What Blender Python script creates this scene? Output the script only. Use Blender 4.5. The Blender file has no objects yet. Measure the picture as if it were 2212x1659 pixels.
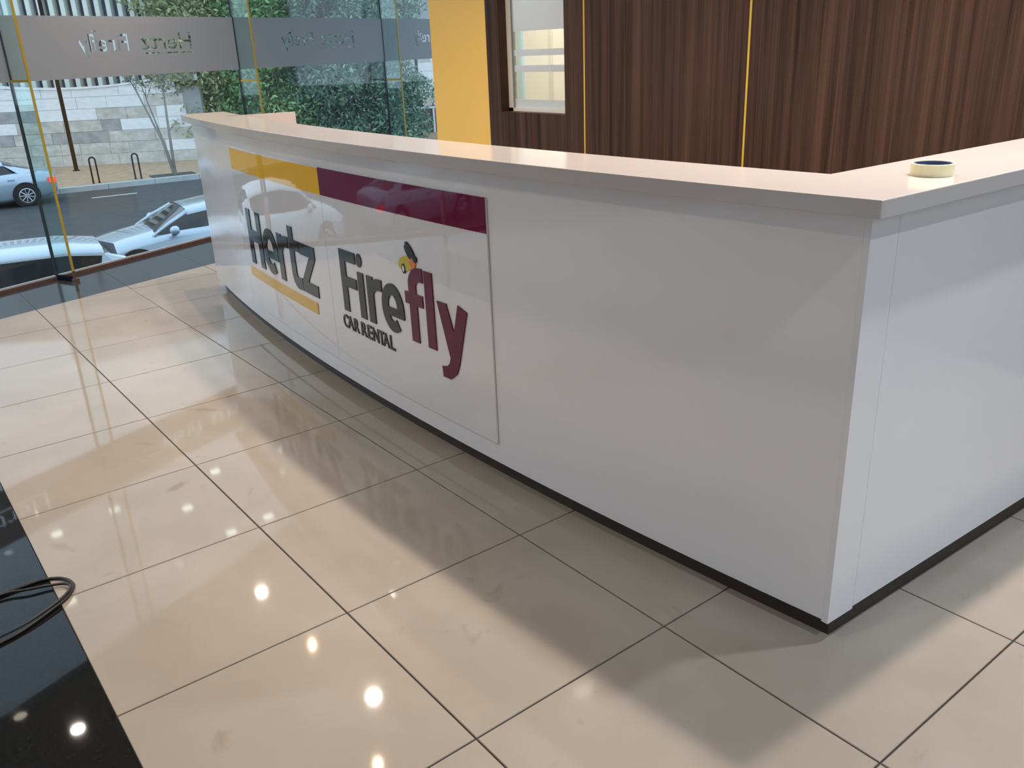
import bpy, bmesh, math, random
from mathutils import Vector, Matrix
random.seed(7)
scene = bpy.context.scene
COL = scene.collection
PI = math.pi

# ------------------------------------------------------------------ camera, sky, exposure
cam_d = bpy.data.cameras.new('camera')
cam_d.sensor_fit = 'HORIZONTAL'
cam_d.sensor_width = 36.0
cam_d.lens = 1860.7 / 2212 * 36.0
cam_d.clip_end = 500
cam = bpy.data.objects.new('camera', cam_d)
COL.objects.link(cam)
cam.location = (-0.2046, -4.2495, 1.4115)
cam.rotation_euler = (math.radians(68.63), math.radians(2.32), math.radians(-38.02))
scene.camera = cam

world = bpy.data.worlds.new('overcast_sky')
scene.world = world
world.use_nodes = True
wb = world.node_tree.nodes['Background']
wb.inputs[0].default_value = (0.64, 0.81, 1.0, 1)
wb.inputs[1].default_value = 1.8

vs = scene.view_settings
vs.view_transform = 'Standard'
vs.look = 'None'
vs.exposure = 0.0
vs.gamma = 1.0
vs.use_curve_mapping = False

WARM = (1.0, 0.85, 0.72)
COOL = (0.80, 0.89, 1.0)
P_ROW = 18.5      # warm downlights over the staff side of the counter
P_HALL = 9.5     # warm hall downlights, all but the one by the glass added as fill
P_COOL = 16.0     # neutral downlights by the entrance side
CEIL = 3.05
STREET = -2.5
WALK = -2.35

# ------------------------------------------------------------------ materials
def new_mat(name):
    m = bpy.data.materials.new(name)
    m.use_nodes = True
    nt = m.node_tree
    return m, nt, nt.nodes, nt.links, nt.nodes['Principled BSDF']

def plain(name, col, rough=0.5, metal=0.0, spec=0.5, coat=0.0, emit=None, estr=1.0):
    m, nt, N, L, b = new_mat(name)
    b.inputs['Base Color'].default_value = (*col, 1)
    b.inputs['Roughness'].default_value = rough
    b.inputs['Metallic'].default_value = metal
    b.inputs['Specular IOR Level'].default_value = spec
    b.inputs['Coat Weight'].default_value = coat
    b.inputs['Coat Roughness'].default_value = 0.02
    if emit:
        b.inputs['Emission Color'].default_value = (*emit, 1)
        b.inputs['Emission Strength'].default_value = estr
    return m

def noisy(name, stops, scale=4.0, stretch=(1, 1, 1), rough=0.5, detail=6.0, spec=0.5, bump=0.0, coat=0.0, distortion=0.0, objrand=0.0, nrough=0.6):
    """stops: list of (pos, rgb) mapped from noise in world space"""
    m, nt, N, L, b = new_mat(name)
    geo = N.new('ShaderNodeNewGeometry')
    mp = N.new('ShaderNodeMapping')
    mp.inputs['Scale'].default_value = stretch
    L.new(geo.outputs['Position'], mp.inputs['Vector'])
    nz = N.new('ShaderNodeTexNoise')
    nz.inputs['Scale'].default_value = scale
    nz.inputs['Detail'].default_value = detail
    nz.inputs['Roughness'].default_value = nrough
    nz.inputs['Distortion'].default_value = distortion
    L.new(mp.outputs[0], nz.inputs['Vector'])
    cr = N.new('ShaderNodeValToRGB')
    el = cr.color_ramp.elements
    while len(el) < len(stops):
        el.new(0.5)
    for e, (p, c) in zip(el, stops):
        e.position = p
        e.color = (*c, 1)
    L.new(nz.outputs['Fac'], cr.inputs['Fac'])
    out = cr.outputs['Color']
    if objrand:
        oi = N.new('ShaderNodeObjectInfo')
        mr = N.new('ShaderNodeMapRange')
        mr.inputs['To Min'].default_value = 1 - objrand
        mr.inputs['To Max'].default_value = 1 + objrand * 0.4
        L.new(oi.outputs['Random'], mr.inputs['Value'])
        mx = N.new('ShaderNodeMix')
        mx.data_type = 'RGBA'
        mx.blend_type = 'MULTIPLY'
        mx.inputs['Factor'].default_value = 1
        L.new(out, mx.inputs['A'])
        L.new(mr.outputs[0], mx.inputs['B'])
        out = mx.outputs['Result']
    L.new(out, b.inputs['Base Color'])
    b.inputs['Roughness'].default_value = rough
    b.inputs['Specular IOR Level'].default_value = spec
    b.inputs['Coat Weight'].default_value = coat
    if bump:
        bp = N.new('ShaderNodeBump')
        bp.inputs['Strength'].default_value = bump
        bp.inputs['Distance'].default_value = 0.01
        L.new(nz.outputs['Fac'], bp.inputs['Height'])
        L.new(bp.outputs[0], b.inputs['Normal'])
    return m

def glass_mat(name, tint, base=0.05, rough=0.0):
    m, nt, N, L, b = new_mat(name)
    N.remove(b)
    out = N['Material Output']
    tr = N.new('ShaderNodeBsdfTransparent')
    tr.inputs[0].default_value = (*tint, 1)
    gl = N.new('ShaderNodeBsdfGlossy')
    gl.inputs['Color'].default_value = (1, 1, 1, 1)
    gl.inputs['Roughness'].default_value = rough
    lw = N.new('ShaderNodeLayerWeight')
    p = N.new('ShaderNodeMath'); p.operation = 'POWER'; p.inputs[1].default_value = 5
    L.new(lw.outputs['Facing'], p.inputs[0])
    q = N.new('ShaderNodeMath'); q.operation = 'MULTIPLY_ADD'
    q.inputs[1].default_value = 0.9; q.inputs[2].default_value = base
    L.new(p.outputs[0], q.inputs[0])
    mx = N.new('ShaderNodeMixShader')
    L.new(q.outputs[0], mx.inputs[0])
    L.new(tr.outputs[0], mx.inputs[1])
    L.new(gl.outputs[0], mx.inputs[2])
    L.new(mx.outputs[0], out.inputs['Surface'])
    return m

def film_mat(name, col, see):
    m, nt, N, L, b = new_mat(name)
    N.remove(b)
    out = N['Material Output']
    tr = N.new('ShaderNodeBsdfTransparent')
    df = N.new('ShaderNodeBsdfDiffuse'); df.inputs[0].default_value = (*col, 1)
    tl = N.new('ShaderNodeBsdfTranslucent'); tl.inputs[0].default_value = (*col, 1)
    a = N.new('ShaderNodeMixShader'); a.inputs[0].default_value = 0.5
    L.new(df.outputs[0], a.inputs[1]); L.new(tl.outputs[0], a.inputs[2])
    c = N.new('ShaderNodeMixShader'); c.inputs[0].default_value = see
    L.new(a.outputs[0], c.inputs[1]); L.new(tr.outputs[0], c.inputs[2])
    L.new(c.outputs[0], out.inputs['Surface'])
    return m

def leaf_mat(name, c1, c2):
    m, nt, N, L, b = new_mat(name)
    geo = N.new('ShaderNodeNewGeometry')
    mx = N.new('ShaderNodeMix'); mx.data_type = 'RGBA'
    L.new(geo.outputs['Random Per Island'], mx.inputs['Factor'])
    mx.inputs['A'].default_value = (*c1, 1); mx.inputs['B'].default_value = (*c2, 1)
    L.new(mx.outputs['Result'], b.inputs['Base Color'])
    b.inputs['Roughness'].default_value = 0.55
    return m

STAINS = [(0.493, -1.326, 0.55, 0.06, 0.026, 0.45), (0.815, -0.677, 2.3, 0.09, 0.024, 0.30), (0.071, -1.482, 2.0, 0.08, 0.022, 0.25)]
def marble_mat():
    m, nt, N, L, b = new_mat('beige_polished_tile')
    geo = N.new('ShaderNodeNewGeometry')
    n1 = N.new('ShaderNodeTexNoise'); n1.inputs['Scale'].default_value = 2.2; n1.inputs['Detail'].default_value = 8
    n1.inputs['Distortion'].default_value = 0.6
    L.new(geo.outputs['Position'], n1.inputs['Vector'])
    cr = N.new('ShaderNodeValToRGB')
    e = cr.color_ramp.elements
    e[0].position = 0.3; e[0].color = (0.305, 0.262, 0.216, 1)
    e[1].position = 0.7; e[1].color = (0.360, 0.317, 0.268, 1)
    L.new(n1.outputs['Fac'], cr.inputs['Fac'])
    # thin brown veins and specks
    n2 = N.new('ShaderNodeTexNoise'); n2.inputs['Scale'].default_value = 7.0; n2.inputs['Detail'].default_value = 9
    n2.inputs['Distortion'].default_value = 1.2
    L.new(geo.outputs['Position'], n2.inputs['Vector'])
    r2 = N.new('ShaderNodeValToRGB')
    f = r2.color_ramp.elements
    f[0].position = 0.66; f[0].color = (0, 0, 0, 1)
    f[1].position = 0.74; f[1].color = (1, 1, 1, 1)
    L.new(n2.outputs['Fac'], r2.inputs['Fac'])
    s = N.new('ShaderNodeMath'); s.operation = 'MULTIPLY'; s.inputs[1].default_value = 0.3
    L.new(r2.outputs['Color'], s.inputs[0])
    mx = N.new('ShaderNodeMix'); mx.data_type = 'RGBA'
    mx.inputs['B'].default_value = (0.20, 0.155, 0.105, 1)
    L.new(s.outputs[0], mx.inputs['Factor']); L.new(cr.outputs['Color'], mx.inputs['A'])
    col = mx.outputs['Result']
    # two brown smears left on the tiles
    for cx, cy, ang, lx, ly, amt in STAINS:
        mp = N.new('ShaderNodeMapping'); mp.vector_type = 'TEXTURE'
        mp.inputs['Location'].default_value = (cx, cy, 0)
        mp.inputs['Rotation'].default_value = (0, 0, ang)
        mp.inputs['Scale'].default_value = (lx, ly, 1)
        L.new(geo.outputs['Position'], mp.inputs['Vector'])
        ln = N.new('ShaderNodeVectorMath'); ln.operation = 'LENGTH'
        L.new(mp.outputs[0], ln.inputs[0])
        wob = N.new('ShaderNodeMath'); wob.operation = 'MULTIPLY_ADD'; wob.inputs[1].default_value = 1.6
        n3 = N.new('ShaderNodeTexNoise'); n3.inputs['Scale'].default_value = 26; n3.inputs['Detail'].default_value = 5
        L.new(geo.outputs['Position'], n3.inputs['Vector'])
        L.new(n3.outputs['Fac'], wob.inputs[0]); L.new(ln.outputs['Value'], wob.inputs[2])
        mr = N.new('ShaderNodeMapRange')
        mr.inputs['From Min'].default_value = 1.15; mr.inputs['From Max'].default_value = 1.75
        mr.inputs['To Min'].default_value = amt; mr.inputs['To Max'].default_value = 0
        L.new(wob.outputs[0], mr.inputs['Value'])
        m2 = N.new('ShaderNodeMix'); m2.data_type = 'RGBA'
        m2.inputs['B'].default_value = (0.17, 0.115, 0.075, 1)
        L.new(mr.outputs[0], m2.inputs['Factor']); L.new(col, m2.inputs['A'])
        col = m2.outputs['Result']
    L.new(col, b.inputs['Base Color'])
    b.inputs['Roughness'].default_value = 0.045
    b.inputs['Specular IOR Level'].default_value = 0.22
    return m

def wood_mat():
    m, nt, N, L, b = new_mat('dark_walnut_veneer')
    geo = N.new('ShaderNodeNewGeometry')
    mp = N.new('ShaderNodeMapping'); mp.inputs['Scale'].default_value = (1, 24, 0.5)
    L.new(geo.outputs['Position'], mp.inputs['Vector'])
    n1 = N.new('ShaderNodeTexNoise'); n1.inputs['Scale'].default_value = 1.0; n1.inputs['Detail'].default_value = 5
    n1.inputs['Distortion'].default_value = 0.4
    L.new(mp.outputs[0], n1.inputs['Vector'])
    mp2 = N.new('ShaderNodeMapping'); mp2.inputs['Scale'].default_value = (1, 150, 1.6)
    L.new(geo.outputs['Position'], mp2.inputs['Vector'])
    n2 = N.new('ShaderNodeTexNoise'); n2.inputs['Scale'].default_value = 1.0; n2.inputs['Detail'].default_value = 3
    L.new(mp2.outputs[0], n2.inputs['Vector'])
    ad = N.new('ShaderNodeMath'); ad.operation = 'MULTIPLY_ADD'; ad.inputs[1].default_value = 0.35
    L.new(n2.outputs['Fac'], ad.inputs[0]); 
    sc = N.new('ShaderNodeMath'); sc.operation = 'MULTIPLY'; sc.inputs[1].default_value = 0.65
    L.new(n1.outputs['Fac'], sc.inputs[0]); L.new(sc.outputs[0], ad.inputs[2])
    cr = N.new('ShaderNodeValToRGB')
    e = cr.color_ramp.elements
    e[0].position = 0.34; e[0].color = (0.024, 0.0132, 0.0092, 1)
    e[1].position = 0.66; e[1].color = (0.097, 0.053, 0.036, 1)
    L.new(ad.outputs[0], cr.inputs['Fac'])
    L.new(cr.outputs['Color'], b.inputs['Base Color'])
    b.inputs['Roughness'].default_value = 0.5
    b.inputs['Specular IOR Level'].default_value = 0.12
    return m

M = {}
M['tile'] = marble_mat()
M['grout'] = plain('dark_grout', (0.06, 0.05, 0.04), 0.9)
M['granite'] = noisy('dark_granite', [(0.35, (0.005, 0.0055, 0.006)), (0.62, (0.010, 0.011, 0.012)), (0.8, (0.022, 0.022, 0.022))], scale=90, rough=0.03, spec=0.25)
M['granite2'] = noisy('grey_granite', [(0.3, (0.02, 0.022, 0.025)), (0.7, (0.045, 0.048, 0.052))], scale=60, rough=0.1, spec=0.4)
M['wood'] = wood_mat()
M['wood_dark'] = plain('dark_brown_reveal', (0.05, 0.026, 0.016), 0.5)
M['yellow_line'] = plain('yellow_inlay', (0.62, 0.42, 0.04), 0.4)
M['yellow_wall'] = plain('yellow_wall_paint', (0.86, 0.54, 0.12), 0.6)
M['white_wall'] = plain('white_wall_paint', (0.78, 0.76, 0.73), 0.7)
M['ceiling'] = plain('ceiling_paint', (0.75, 0.74, 0.72), 0.8)
M['white_lam'] = plain('white_laminate', (0.80, 0.76, 0.755), 0.10, spec=0.65)
M['white_stone'] = plain('white_solid_surface', (0.54, 0.492, 0.47), 0.12, spec=0.5)
M['toe'] = plain('dark_toe_kick', (0.035, 0.022, 0.016), 0.45)
M['acrylic'] = plain('white_gloss_acrylic', (0.77, 0.73, 0.72), 0.02, spec=0.5, coat=0.3)
M['sign_yellow'] = plain('sign_yellow_gloss', (0.93, 0.50, 0.010), 0.03, spec=0.3)
M['sign_purple'] = plain('sign_purple_gloss', (0.165, 0.016, 0.05), 0.03, spec=0.3)
M['let_black'] = plain('letter_charcoal_gloss', (0.020, 0.022, 0.021), 0.08, spec=0.3)
M['let_purple'] = plain('letter_purple_gloss', (0.13, 0.008, 0.042), 0.2, spec=0.25)
M['let_yellow'] = plain('letter_yellow_gloss', (0.72, 0.40, 0.03), 0.10)
M['let_orange'] = plain('letter_orange', (0.75, 0.20, 0.02), 0.2)
M['let_bugyel'] = plain('letter_bug_yellow', (0.60, 0.45, 0.01), 0.2)
M['white_pl'] = plain('white_plastic', (0.8, 0.8, 0.78), 0.4)
M['glass'] = glass_mat('facade_glass', (0.955, 0.99, 0.985), 0.03)
M['fin_glass'] = glass_mat('fin_glass', (0.88, 0.965, 0.95), 0.06)
M['film'] = film_mat('frosted_film', (0.47, 0.485, 0.51), 0.08)
M['film2'] = film_mat('frosted_stripe_film', (0.70, 0.74, 0.79), 0.15)
M['joint'] = plain('black_silicone', (0.012, 0.013, 0.015), 0.6)
M['fin_yellow'] = plain('fin_edge_yellow', (0.44, 0.32, 0.04), 0.4)
M['brown_metal'] = plain('brown_channel_metal', (0.12, 0.065, 0.05), 0.5)
M['dark_metal'] = plain('dark_metal', (0.013, 0.016, 0.024), 0.8, spec=0.0)
M['frame_white'] = plain('white_window_frame', (0.72, 0.70, 0.62), 0.4)
M['cream'] = plain('cream_wall_paint', (0.86, 0.835, 0.77), 0.7)
M['pale_blue'] = plain('pale_blue_strip', (0.5, 0.68, 0.8), 0.5)
M['tape'] = plain('masking_tape_cream', (0.78, 0.72, 0.46), 0.7)
M['tape_core'] = plain('tape_core_navy', (0.03, 0.05, 0.14), 0.6)
M['rubber'] = plain('black_cable_rubber', (0.012, 0.012, 0.012), 0.45)
M['lamp_trim'] = plain('white_lamp_trim', (0.8, 0.8, 0.8), 0.4)
M['lamp_lit'] = plain('lamp_lens_lit', (1, 1, 1), 0.4, emit=(1.0, 0.96, 0.92), estr=38)
M['lamp_warm'] = plain('lamp_lens_amber', (0.9, 0.55, 0.25), 0.4, emit=(1.0, 0.62, 0.25), estr=4)
M['lamp_bulb'] = plain('lamp_bulb_amber', (1, 0.9, 0.7), 0.4, emit=(1.0, 0.85, 0.6), estr=30)
M['lamp_dim'] = plain('lamp_lens_dim', (0.9, 0.8, 0.6), 0.4, emit=(1.0, 0.88, 0.70), estr=7)
M['lamp_square'] = plain('square_lamp_lens', (1, 1, 1), 0.4, emit=(0.88, 1.0, 0.88), estr=11)
M['canopy'] = film_mat('frosted_canopy_glass', (0.88, 0.92, 0.95), 0.75)  # added canopy, see-through set by how much skylight should pass
M['asphalt'] = noisy('asphalt', [(0.3, (0.034, 0.041, 0.048)), (0.7, (0.054, 0.062, 0.069))], scale=3, rough=0.85)
M['pave'] = noisy('tan_paving', [(0.3, (0.36, 0.245, 0.155)), (0.7, (0.50, 0.35, 0.23))], scale=2.5, rough=0.85)
M['kerb'] = noisy('concrete_kerb', [(0.3, (0.36, 0.40, 0.41)), (0.7, (0.46, 0.50, 0.50))], scale=4, rough=0.85)
M['paint_line'] = plain('road_paint_white', (0.62, 0.62, 0.6), 0.7)
M['stone_w'] = noisy('white_travertine', [(0.3, (0.74, 0.74, 0.745)), (0.7, (0.86, 0.86, 0.86))], scale=3.5, stretch=(1, 1, 2.5), rough=0.8)
M['stone_t'] = noisy('tan_travertine', [(0.28, (0.42, 0.38, 0.33)), (0.55, (0.58, 0.55, 0.50)), (0.75, (0.72, 0.70, 0.67))], scale=2.6, stretch=(1, 1, 1.8), rough=0.8, detail=9)
M['stone_g'] = noisy('grey_travertine', [(0.3, (0.28, 0.27, 0.28)), (0.7, (0.44, 0.44, 0.43))], scale=3.0, rough=0.8)
M['mortar'] = plain('stone_joint', (0.32, 0.33, 0.33), 0.9)
M['fin_white'] = plain('white_facade_fin', (0.72, 0.76, 0.70), 0.6)
M['fin_back'] = plain('dark_blue_facade', (0.045, 0.055, 0.11), 0.4)
M['upper_wall'] = plain('pale_render', (0.40, 0.41, 0.42), 0.8)
M['bark'] = noisy('bark', [(0.3, (0.07, 0.05, 0.04)), (0.7, (0.16, 0.13, 0.11))], scale=14, rough=0.9)
M['bark_pale'] = noisy('pale_bark', [(0.3, (0.22, 0.21, 0.19)), (0.7, (0.36, 0.34, 0.31))], scale=10, rough=0.9)
M['leaf_a'] = leaf_mat('leaf_green', (0.0988, 0.2101, 0.0866), (0.3212, 0.5434, 0.2101))
M['leaf_b'] = leaf_mat('leaf_dark_green', (0.0631, 0.1442, 0.1153), (0.2453, 0.3895, 0.2453))
M['leaf_c'] = leaf_mat('leaf_olive', (0.1593, 0.2046, 0.091), (0.4551, 0.5005, 0.2275))
M['leaf_d'] = leaf_mat('leaf_brownish', (0.10, 0.09, 0.06), (0.24, 0.24, 0.16))
M['soil'] = plain('dark_soil', (0.05, 0.055, 0.06), 0.9)
M['silver'] = plain('silver_car_paint', (0.46, 0.55, 0.64), 0.22, metal=0.35, coat=0.8)
M['silver2'] = plain('pale_silver_car_paint', (0.52, 0.60, 0.68), 0.22, metal=0.3, coat=0.8)
M['car_white'] = plain('white_car_paint', (0.8, 0.82, 0.83), 0.25, coat=0.8)
M['car_glass'] = plain('dark_car_glass', (0.012, 0.016, 0.02), 0.03, spec=0.6)
M['tyre'] = plain('tyre_rubber', (0.015, 0.015, 0.017), 0.8)
M['alloy'] = plain('alloy_wheel', (0.5, 0.53, 0.56), 0.3, metal=0.7)
M['tail_red'] = plain('tail_lamp_red', (0.5, 0.02, 0.02), 0.2, emit=(1.0, 0.06, 0.03), estr=1.6)
M['tail_dull'] = plain('tail_lamp_unlit', (0.22, 0.02, 0.025), 0.2)
M['head'] = plain('headlamp_clear', (0.7, 0.74, 0.78), 0.08, metal=0.4)
M['gate_brown'] = plain('gate_brown_panel', (0.10, 0.055, 0.06), 0.6)
M['gate_white'] = plain('gate_white_steel', (0.66, 0.70, 0.72), 0.5)
M['teal_slab'] = plain('teal_slab_edge', (0.18, 0.34, 0.36), 0.5)

# ------------------------------------------------------------------ geometry helpers
ORG = {}          # object -> world origin of the thing it belongs to

def tag(o, label=None, cat=None, group=None, kind=None):
    if label: o['label'] = label
    if cat: o['category'] = cat
    if group: o['group'] = group
    if kind: o['kind'] = kind
    return o

def empty(name, loc, label=None, cat=None, group=None, kind=None):
    o = bpy.data.objects.new(name, None)
    COL.objects.link(o)
    o.location = loc
    o.empty_display_size = 0.1
    ORG[o] = Vector(loc)
    return tag(o, label, cat, group, kind)

class MB:
    """collects world-space geometry; build() links it as ONE mesh object"""
    def __init__(self):
        self.v = []; self.f = []
    def add(self, verts, faces):
        n = len(self.v)
        self.v += [tuple(p) for p in verts]
        self.f += [tuple(n + i for i in f) for f in faces]
        return self
    def box(self, x0, x1, y0, y1, z0, z1):
        return self.add([(x0, y0, z0), (x1, y0, z0), (x1, y1, z0), (x0, y1, z0), (x0, y0, z1), (x1, y0, z1), (x1, y1, z1), (x0, y1, z1)],
                        [(0, 3, 2, 1), (4, 5, 6, 7), (0, 1, 5, 4), (1, 2, 6, 5), (2, 3, 7, 6), (3, 0, 4, 7)])
    def obox(self, o, ex, ey, ez, a, b, c):
        """box spanned from o: a=(a0,a1) along ex etc."""
        o = Vector(o); P = []
        for cz in c:
            for (xx, yy) in ((a[0], b[0]), (a[1], b[0]), (a[1], b[1]), (a[0], b[1])):
                P.append(o + Vector(ex) * xx + Vector(ey) * yy + Vector(ez) * cz)
        return self.add(P, [(0, 3, 2, 1), (4, 5, 6, 7), (0, 1, 5, 4), (1, 2, 6, 5), (2, 3, 7, 6), (3, 0, 4, 7)])
    def prism(self, poly, z0, z1):
        n = len(poly)
        P = [(x, y, z0) for x, y in poly] + [(x, y, z1) for x, y in poly]
        F = [tuple(range(n))[::-1], tuple(range(n, 2 * n))]
        F += [(i, (i + 1) % n, n + (i + 1) % n, n + i) for i in range(n)]
        return self.add(P, F)
    def tube(self, pts, radii, seg=8, closed=False):
        pts = [Vector(p) for p in pts]
        if not isinstance(radii, (list, tuple)): radii = [radii] * len(pts)
        rings = []
        n = len(pts)
        prev = None
        for i, p in enumerate(pts):
            a = pts[i - 1] if (i > 0 or closed) else p
            b = pts[(i + 1) % n] if (i < n - 1 or closed) else p
            t = (b - a).normalized()
            if prev is None:
                prev = t.orthogonal().normalized()
            u = (prev - t * prev.dot(t))
            u = u.normalized() if u.length > 1e-6 else t.orthogonal().normalized()
            prev = u
            w = t.cross(u)
            rings.append([p + (u * math.cos(2 * PI * k / seg) + w * math.sin(2 * PI * k / seg)) * radii[i] for k in range(seg)])
        V = [q for r in rings for q in r]
        F = []
        for i in range(n if closed else n - 1):
            j = (i + 1) % n
            for k in range(seg):
                F.append((i * seg + k, i * seg + (k + 1) % seg, j * seg + (k + 1) % seg, j * seg + k))
        if not closed:
            F.append(tuple(range(seg))[::-1])
            F.append(tuple((n - 1) * seg + k for k in range(seg)))
        return self.add(V, F)
    def lathe(self, c, ax, prof, seg=24):
        """prof: list of (r, h) along axis ax from c"""
        ax = Vector(ax).normalized(); u = ax.orthogonal().normalized(); w = ax.cross(u); c = Vector(c)
        V = []; F = []
        for r, h in prof:
            for k in range(seg):
                V.append(c + ax * h + (u * math.cos(2 * PI * k / seg) + w * math.sin(2 * PI * k / seg)) * r)
        for i in range(len(prof) - 1):
            for k in range(seg):
                F.append((i * seg + k, i * seg + (k + 1) % seg, (i + 1) * seg + (k + 1) % seg, (i + 1) * seg + k))
        return self.add(V, F)
    def build(self, name, mat, parent=None, smooth=False, bevel=0.0, origin=None):
        org = Vector((0, 0, 0))
        if parent is not None: org = ORG[parent]
        elif origin is not None: org = Vector(origin)
        me = bpy.data.meshes.new(name)
        me.from_pydata([tuple(Vector(p) - org) for p in self.v], [], self.f)
        me.validate()
        bm = bmesh.new(); bm.from_mesh(me)
        bmesh.ops.recalc_face_normals(bm, faces=bm.faces)
        bm.to_mesh(me); bm.free()
        me.materials.append(mat)
        if smooth:
            for p in me.polygons: p.use_smooth = True
        o = bpy.data.objects.new(name, me)
        COL.objects.link(o)
        ORG[o] = org
        if parent is not None: o.parent = parent
        else: o.location = org
        if bevel:
            b = o.modifiers.new('bevel', 'BEVEL'); b.width = bevel; b.segments = 2; b.limit_method = 'ANGLE'
        return o

def copy_tree(o, parent=None, delta=Vector((0, 0, 0))):
    c = o.copy(); COL.objects.link(c); c.parent = parent
    ORG[c] = ORG[o] + delta
    for ch in list(o.children): copy_tree(ch, c, delta)
    return c

def clip(poly, a, b, c):
    """keep a*x+b*y <= c"""
    out = []
    n = len(poly)
    for i in range(n):
        p, q = poly[i], poly[(i + 1) % n]
        dp, dq = a * p[0] + b * p[1] - c, a * q[0] + b * q[1] - c
        if dp <= 0: out.append(p)
        if dp * dq < 0:
            t = dp / (dp - dq)
            out.append((p[0] + t * (q[0] - p[0]), p[1] + t * (q[1] - p[1])))
    return out

def area(poly):
    return 0.5 * abs(sum(p[0] * q[1] - q[0] * p[1] for p, q in zip(poly, poly[1:] + poly[:1])))

# ------------------------------------------------------------------ reference lines of the place
GM, GB = 0.41737, 2.15048            # glass line  y = GM x + GB
SM, SB = 0.32195, 1.52387            # edge between beige tiles and granite border
ga = math.atan(GM)
GE = Vector((math.cos(ga), math.sin(ga), 0))      # along the glass
GN = Vector((math.sin(ga), -math.cos(ga), 0))     # into the room
G0 = Vector((0.89, GM * 0.89 + GB, 0))            # first joint
BAY = 2.02
ZV = Vector((0, 0, 1))

# ------------------------------------------------------------------ floor
floor = empty('floor', (0, 0, 0), 'polished beige tile floor with dark granite border', kind='structure')
MB().add([(-6.5, -7, -0.006), (6.2, -7, -0.006), (6.2, GM * 6.2 + GB + 0.05, -0.006), (-6.5, GM * -6.5 + GB + 0.05, -0.006)], [(0, 1, 2, 3)]).build('grout_bed', M['grout'], floor)
T = 0.6; g = 0.0022
base_tile = None
def add_tile(poly, mat, name):
    global base_tile
    full = len(poly) == 4 and abs(area(poly) - (T - 2 * g) ** 2) < 1e-6
    if full and name == 'tile':
        x0 = min(p[0] for p in poly); y0 = min(p[1] for p in poly)
        if base_tile is None:
            s = T - 2 * g; e = 0.0015
            m = MB().add([(0, 0, -0.012), (s, 0, -0.012), (s, s, -0.012), (0, s, -0.012),
                          (0, 0, -e), (s, 0, -e), (s, s, -e), (0, s, -e),
                          (e, e, 0), (s - e, e, 0), (s - e, s - e, 0), (e, s - e, 0)],
                         [(8, 9, 10, 11), (4, 5, 9, 8), (5, 6, 10, 9), (6, 7, 11, 10), (7, 4, 8, 11),
                          (0, 1, 5, 4), (1, 2, 6, 5), (2, 3, 7, 6), (3, 0, 4, 7)])
            base_tile = m.build('tile', mat, floor)
            o = base_tile
        else:
            o = base_tile.copy(); COL.objects.link(o); o.parent = floor
        o.location = (x0, y0, 0)
        return o
    return MB().prism(poly, -0.012, 0.0).build(name, mat, floor)
for ix in range(-8, 10):
    for iy in range(-11, 8):
        if ix == -1: continue
        x0, x1 = ix * T + g, (ix + 1) * T - g
        y0, y1 = iy * T + g, (iy + 1) * T - g
        poly = clip([(x0, y0), (x1, y0), (x1, y1), (x0, y1)], -SM, 1, SB - g)
        if len(poly) >= 3 and area(poly) > 0.003:
            add_tile(poly, M['tile'], 'tile')
for a, b in ((-6.6, -5.4), (-5.4, -3.0), (-3.0, -0.6), (-0.6, 1.8)):      # granite strip along the hall
    poly = clip([(-0.6 + g, a + g), (-g * 0.3, a + g), (-g * 0.3, b - g), (-0.6 + g, b - g)], -SM, 1, SB - g)
    MB().prism(poly, -0.012, 0.0).build('granite_slab', M['granite'], floor)
for ix in range(-9, 10):                                                    # granite border along the glass
    x0, x1 = ix * T + g * 0.4, (ix + 1) * T - g * 0.4
    MB().prism([(x0, SM * x0 + SB), (x1, SM * x1 + SB), (x1, GM * x1 + GB - 0.02), (x0, GM * x0 + GB - 0.02)], -0.012, 0.0).build('granite_slab', M['granite2'], floor)

# ------------------------------------------------------------------ ceiling, walls
YR_C = -6.4
ceil = MB().prism([(-6.5, YR_C), (6.2, YR_C), (6.2, GM * 6.2 + GB + 0.1), (-6.5, GM * -6.5 + GB + 0.1)], CEIL, CEIL + 0.2).build('ceiling', M['ceiling'])
tag(ceil, 'white flat ceiling with recessed downlights', kind='structure')
tag(MB().box(-6.7, -6.5, -7, GM * -6.5 + GB, -0.01, CEIL).build('wall_left', M['white_wall']), 'plain white side wall of the hall', kind='structure')
YR = -6.2
tag(MB().box(-6.5, 0.3, YR - 0.2, YR, -0.01, CEIL).build('wall_front', M['white_wall']), 'plain white wall behind the viewer', kind='structure')
wf = empty('window_9', (2, YR, 0), 'glazed entrance front behind the viewer', kind='structure')
for k in range(2):
    x0 = 0.33 + k * 1.65
    MB().box(x0 + 0.03, x0 + 1.62, YR - 0.006, YR + 0.006, 0.06, CEIL).build('pane', M['glass'], wf)
    MB().box(x0 - 0.03, x0 + 0.03, YR - 0.05, YR + 0.05, 0, CEIL).build('mullion', M['dark_metal'], wf)
MB().box(0.3, 3.6, YR - 0.05, YR + 0.05, 0.0, 0.06).build('sill', M['dark_metal'], wf)

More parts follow.
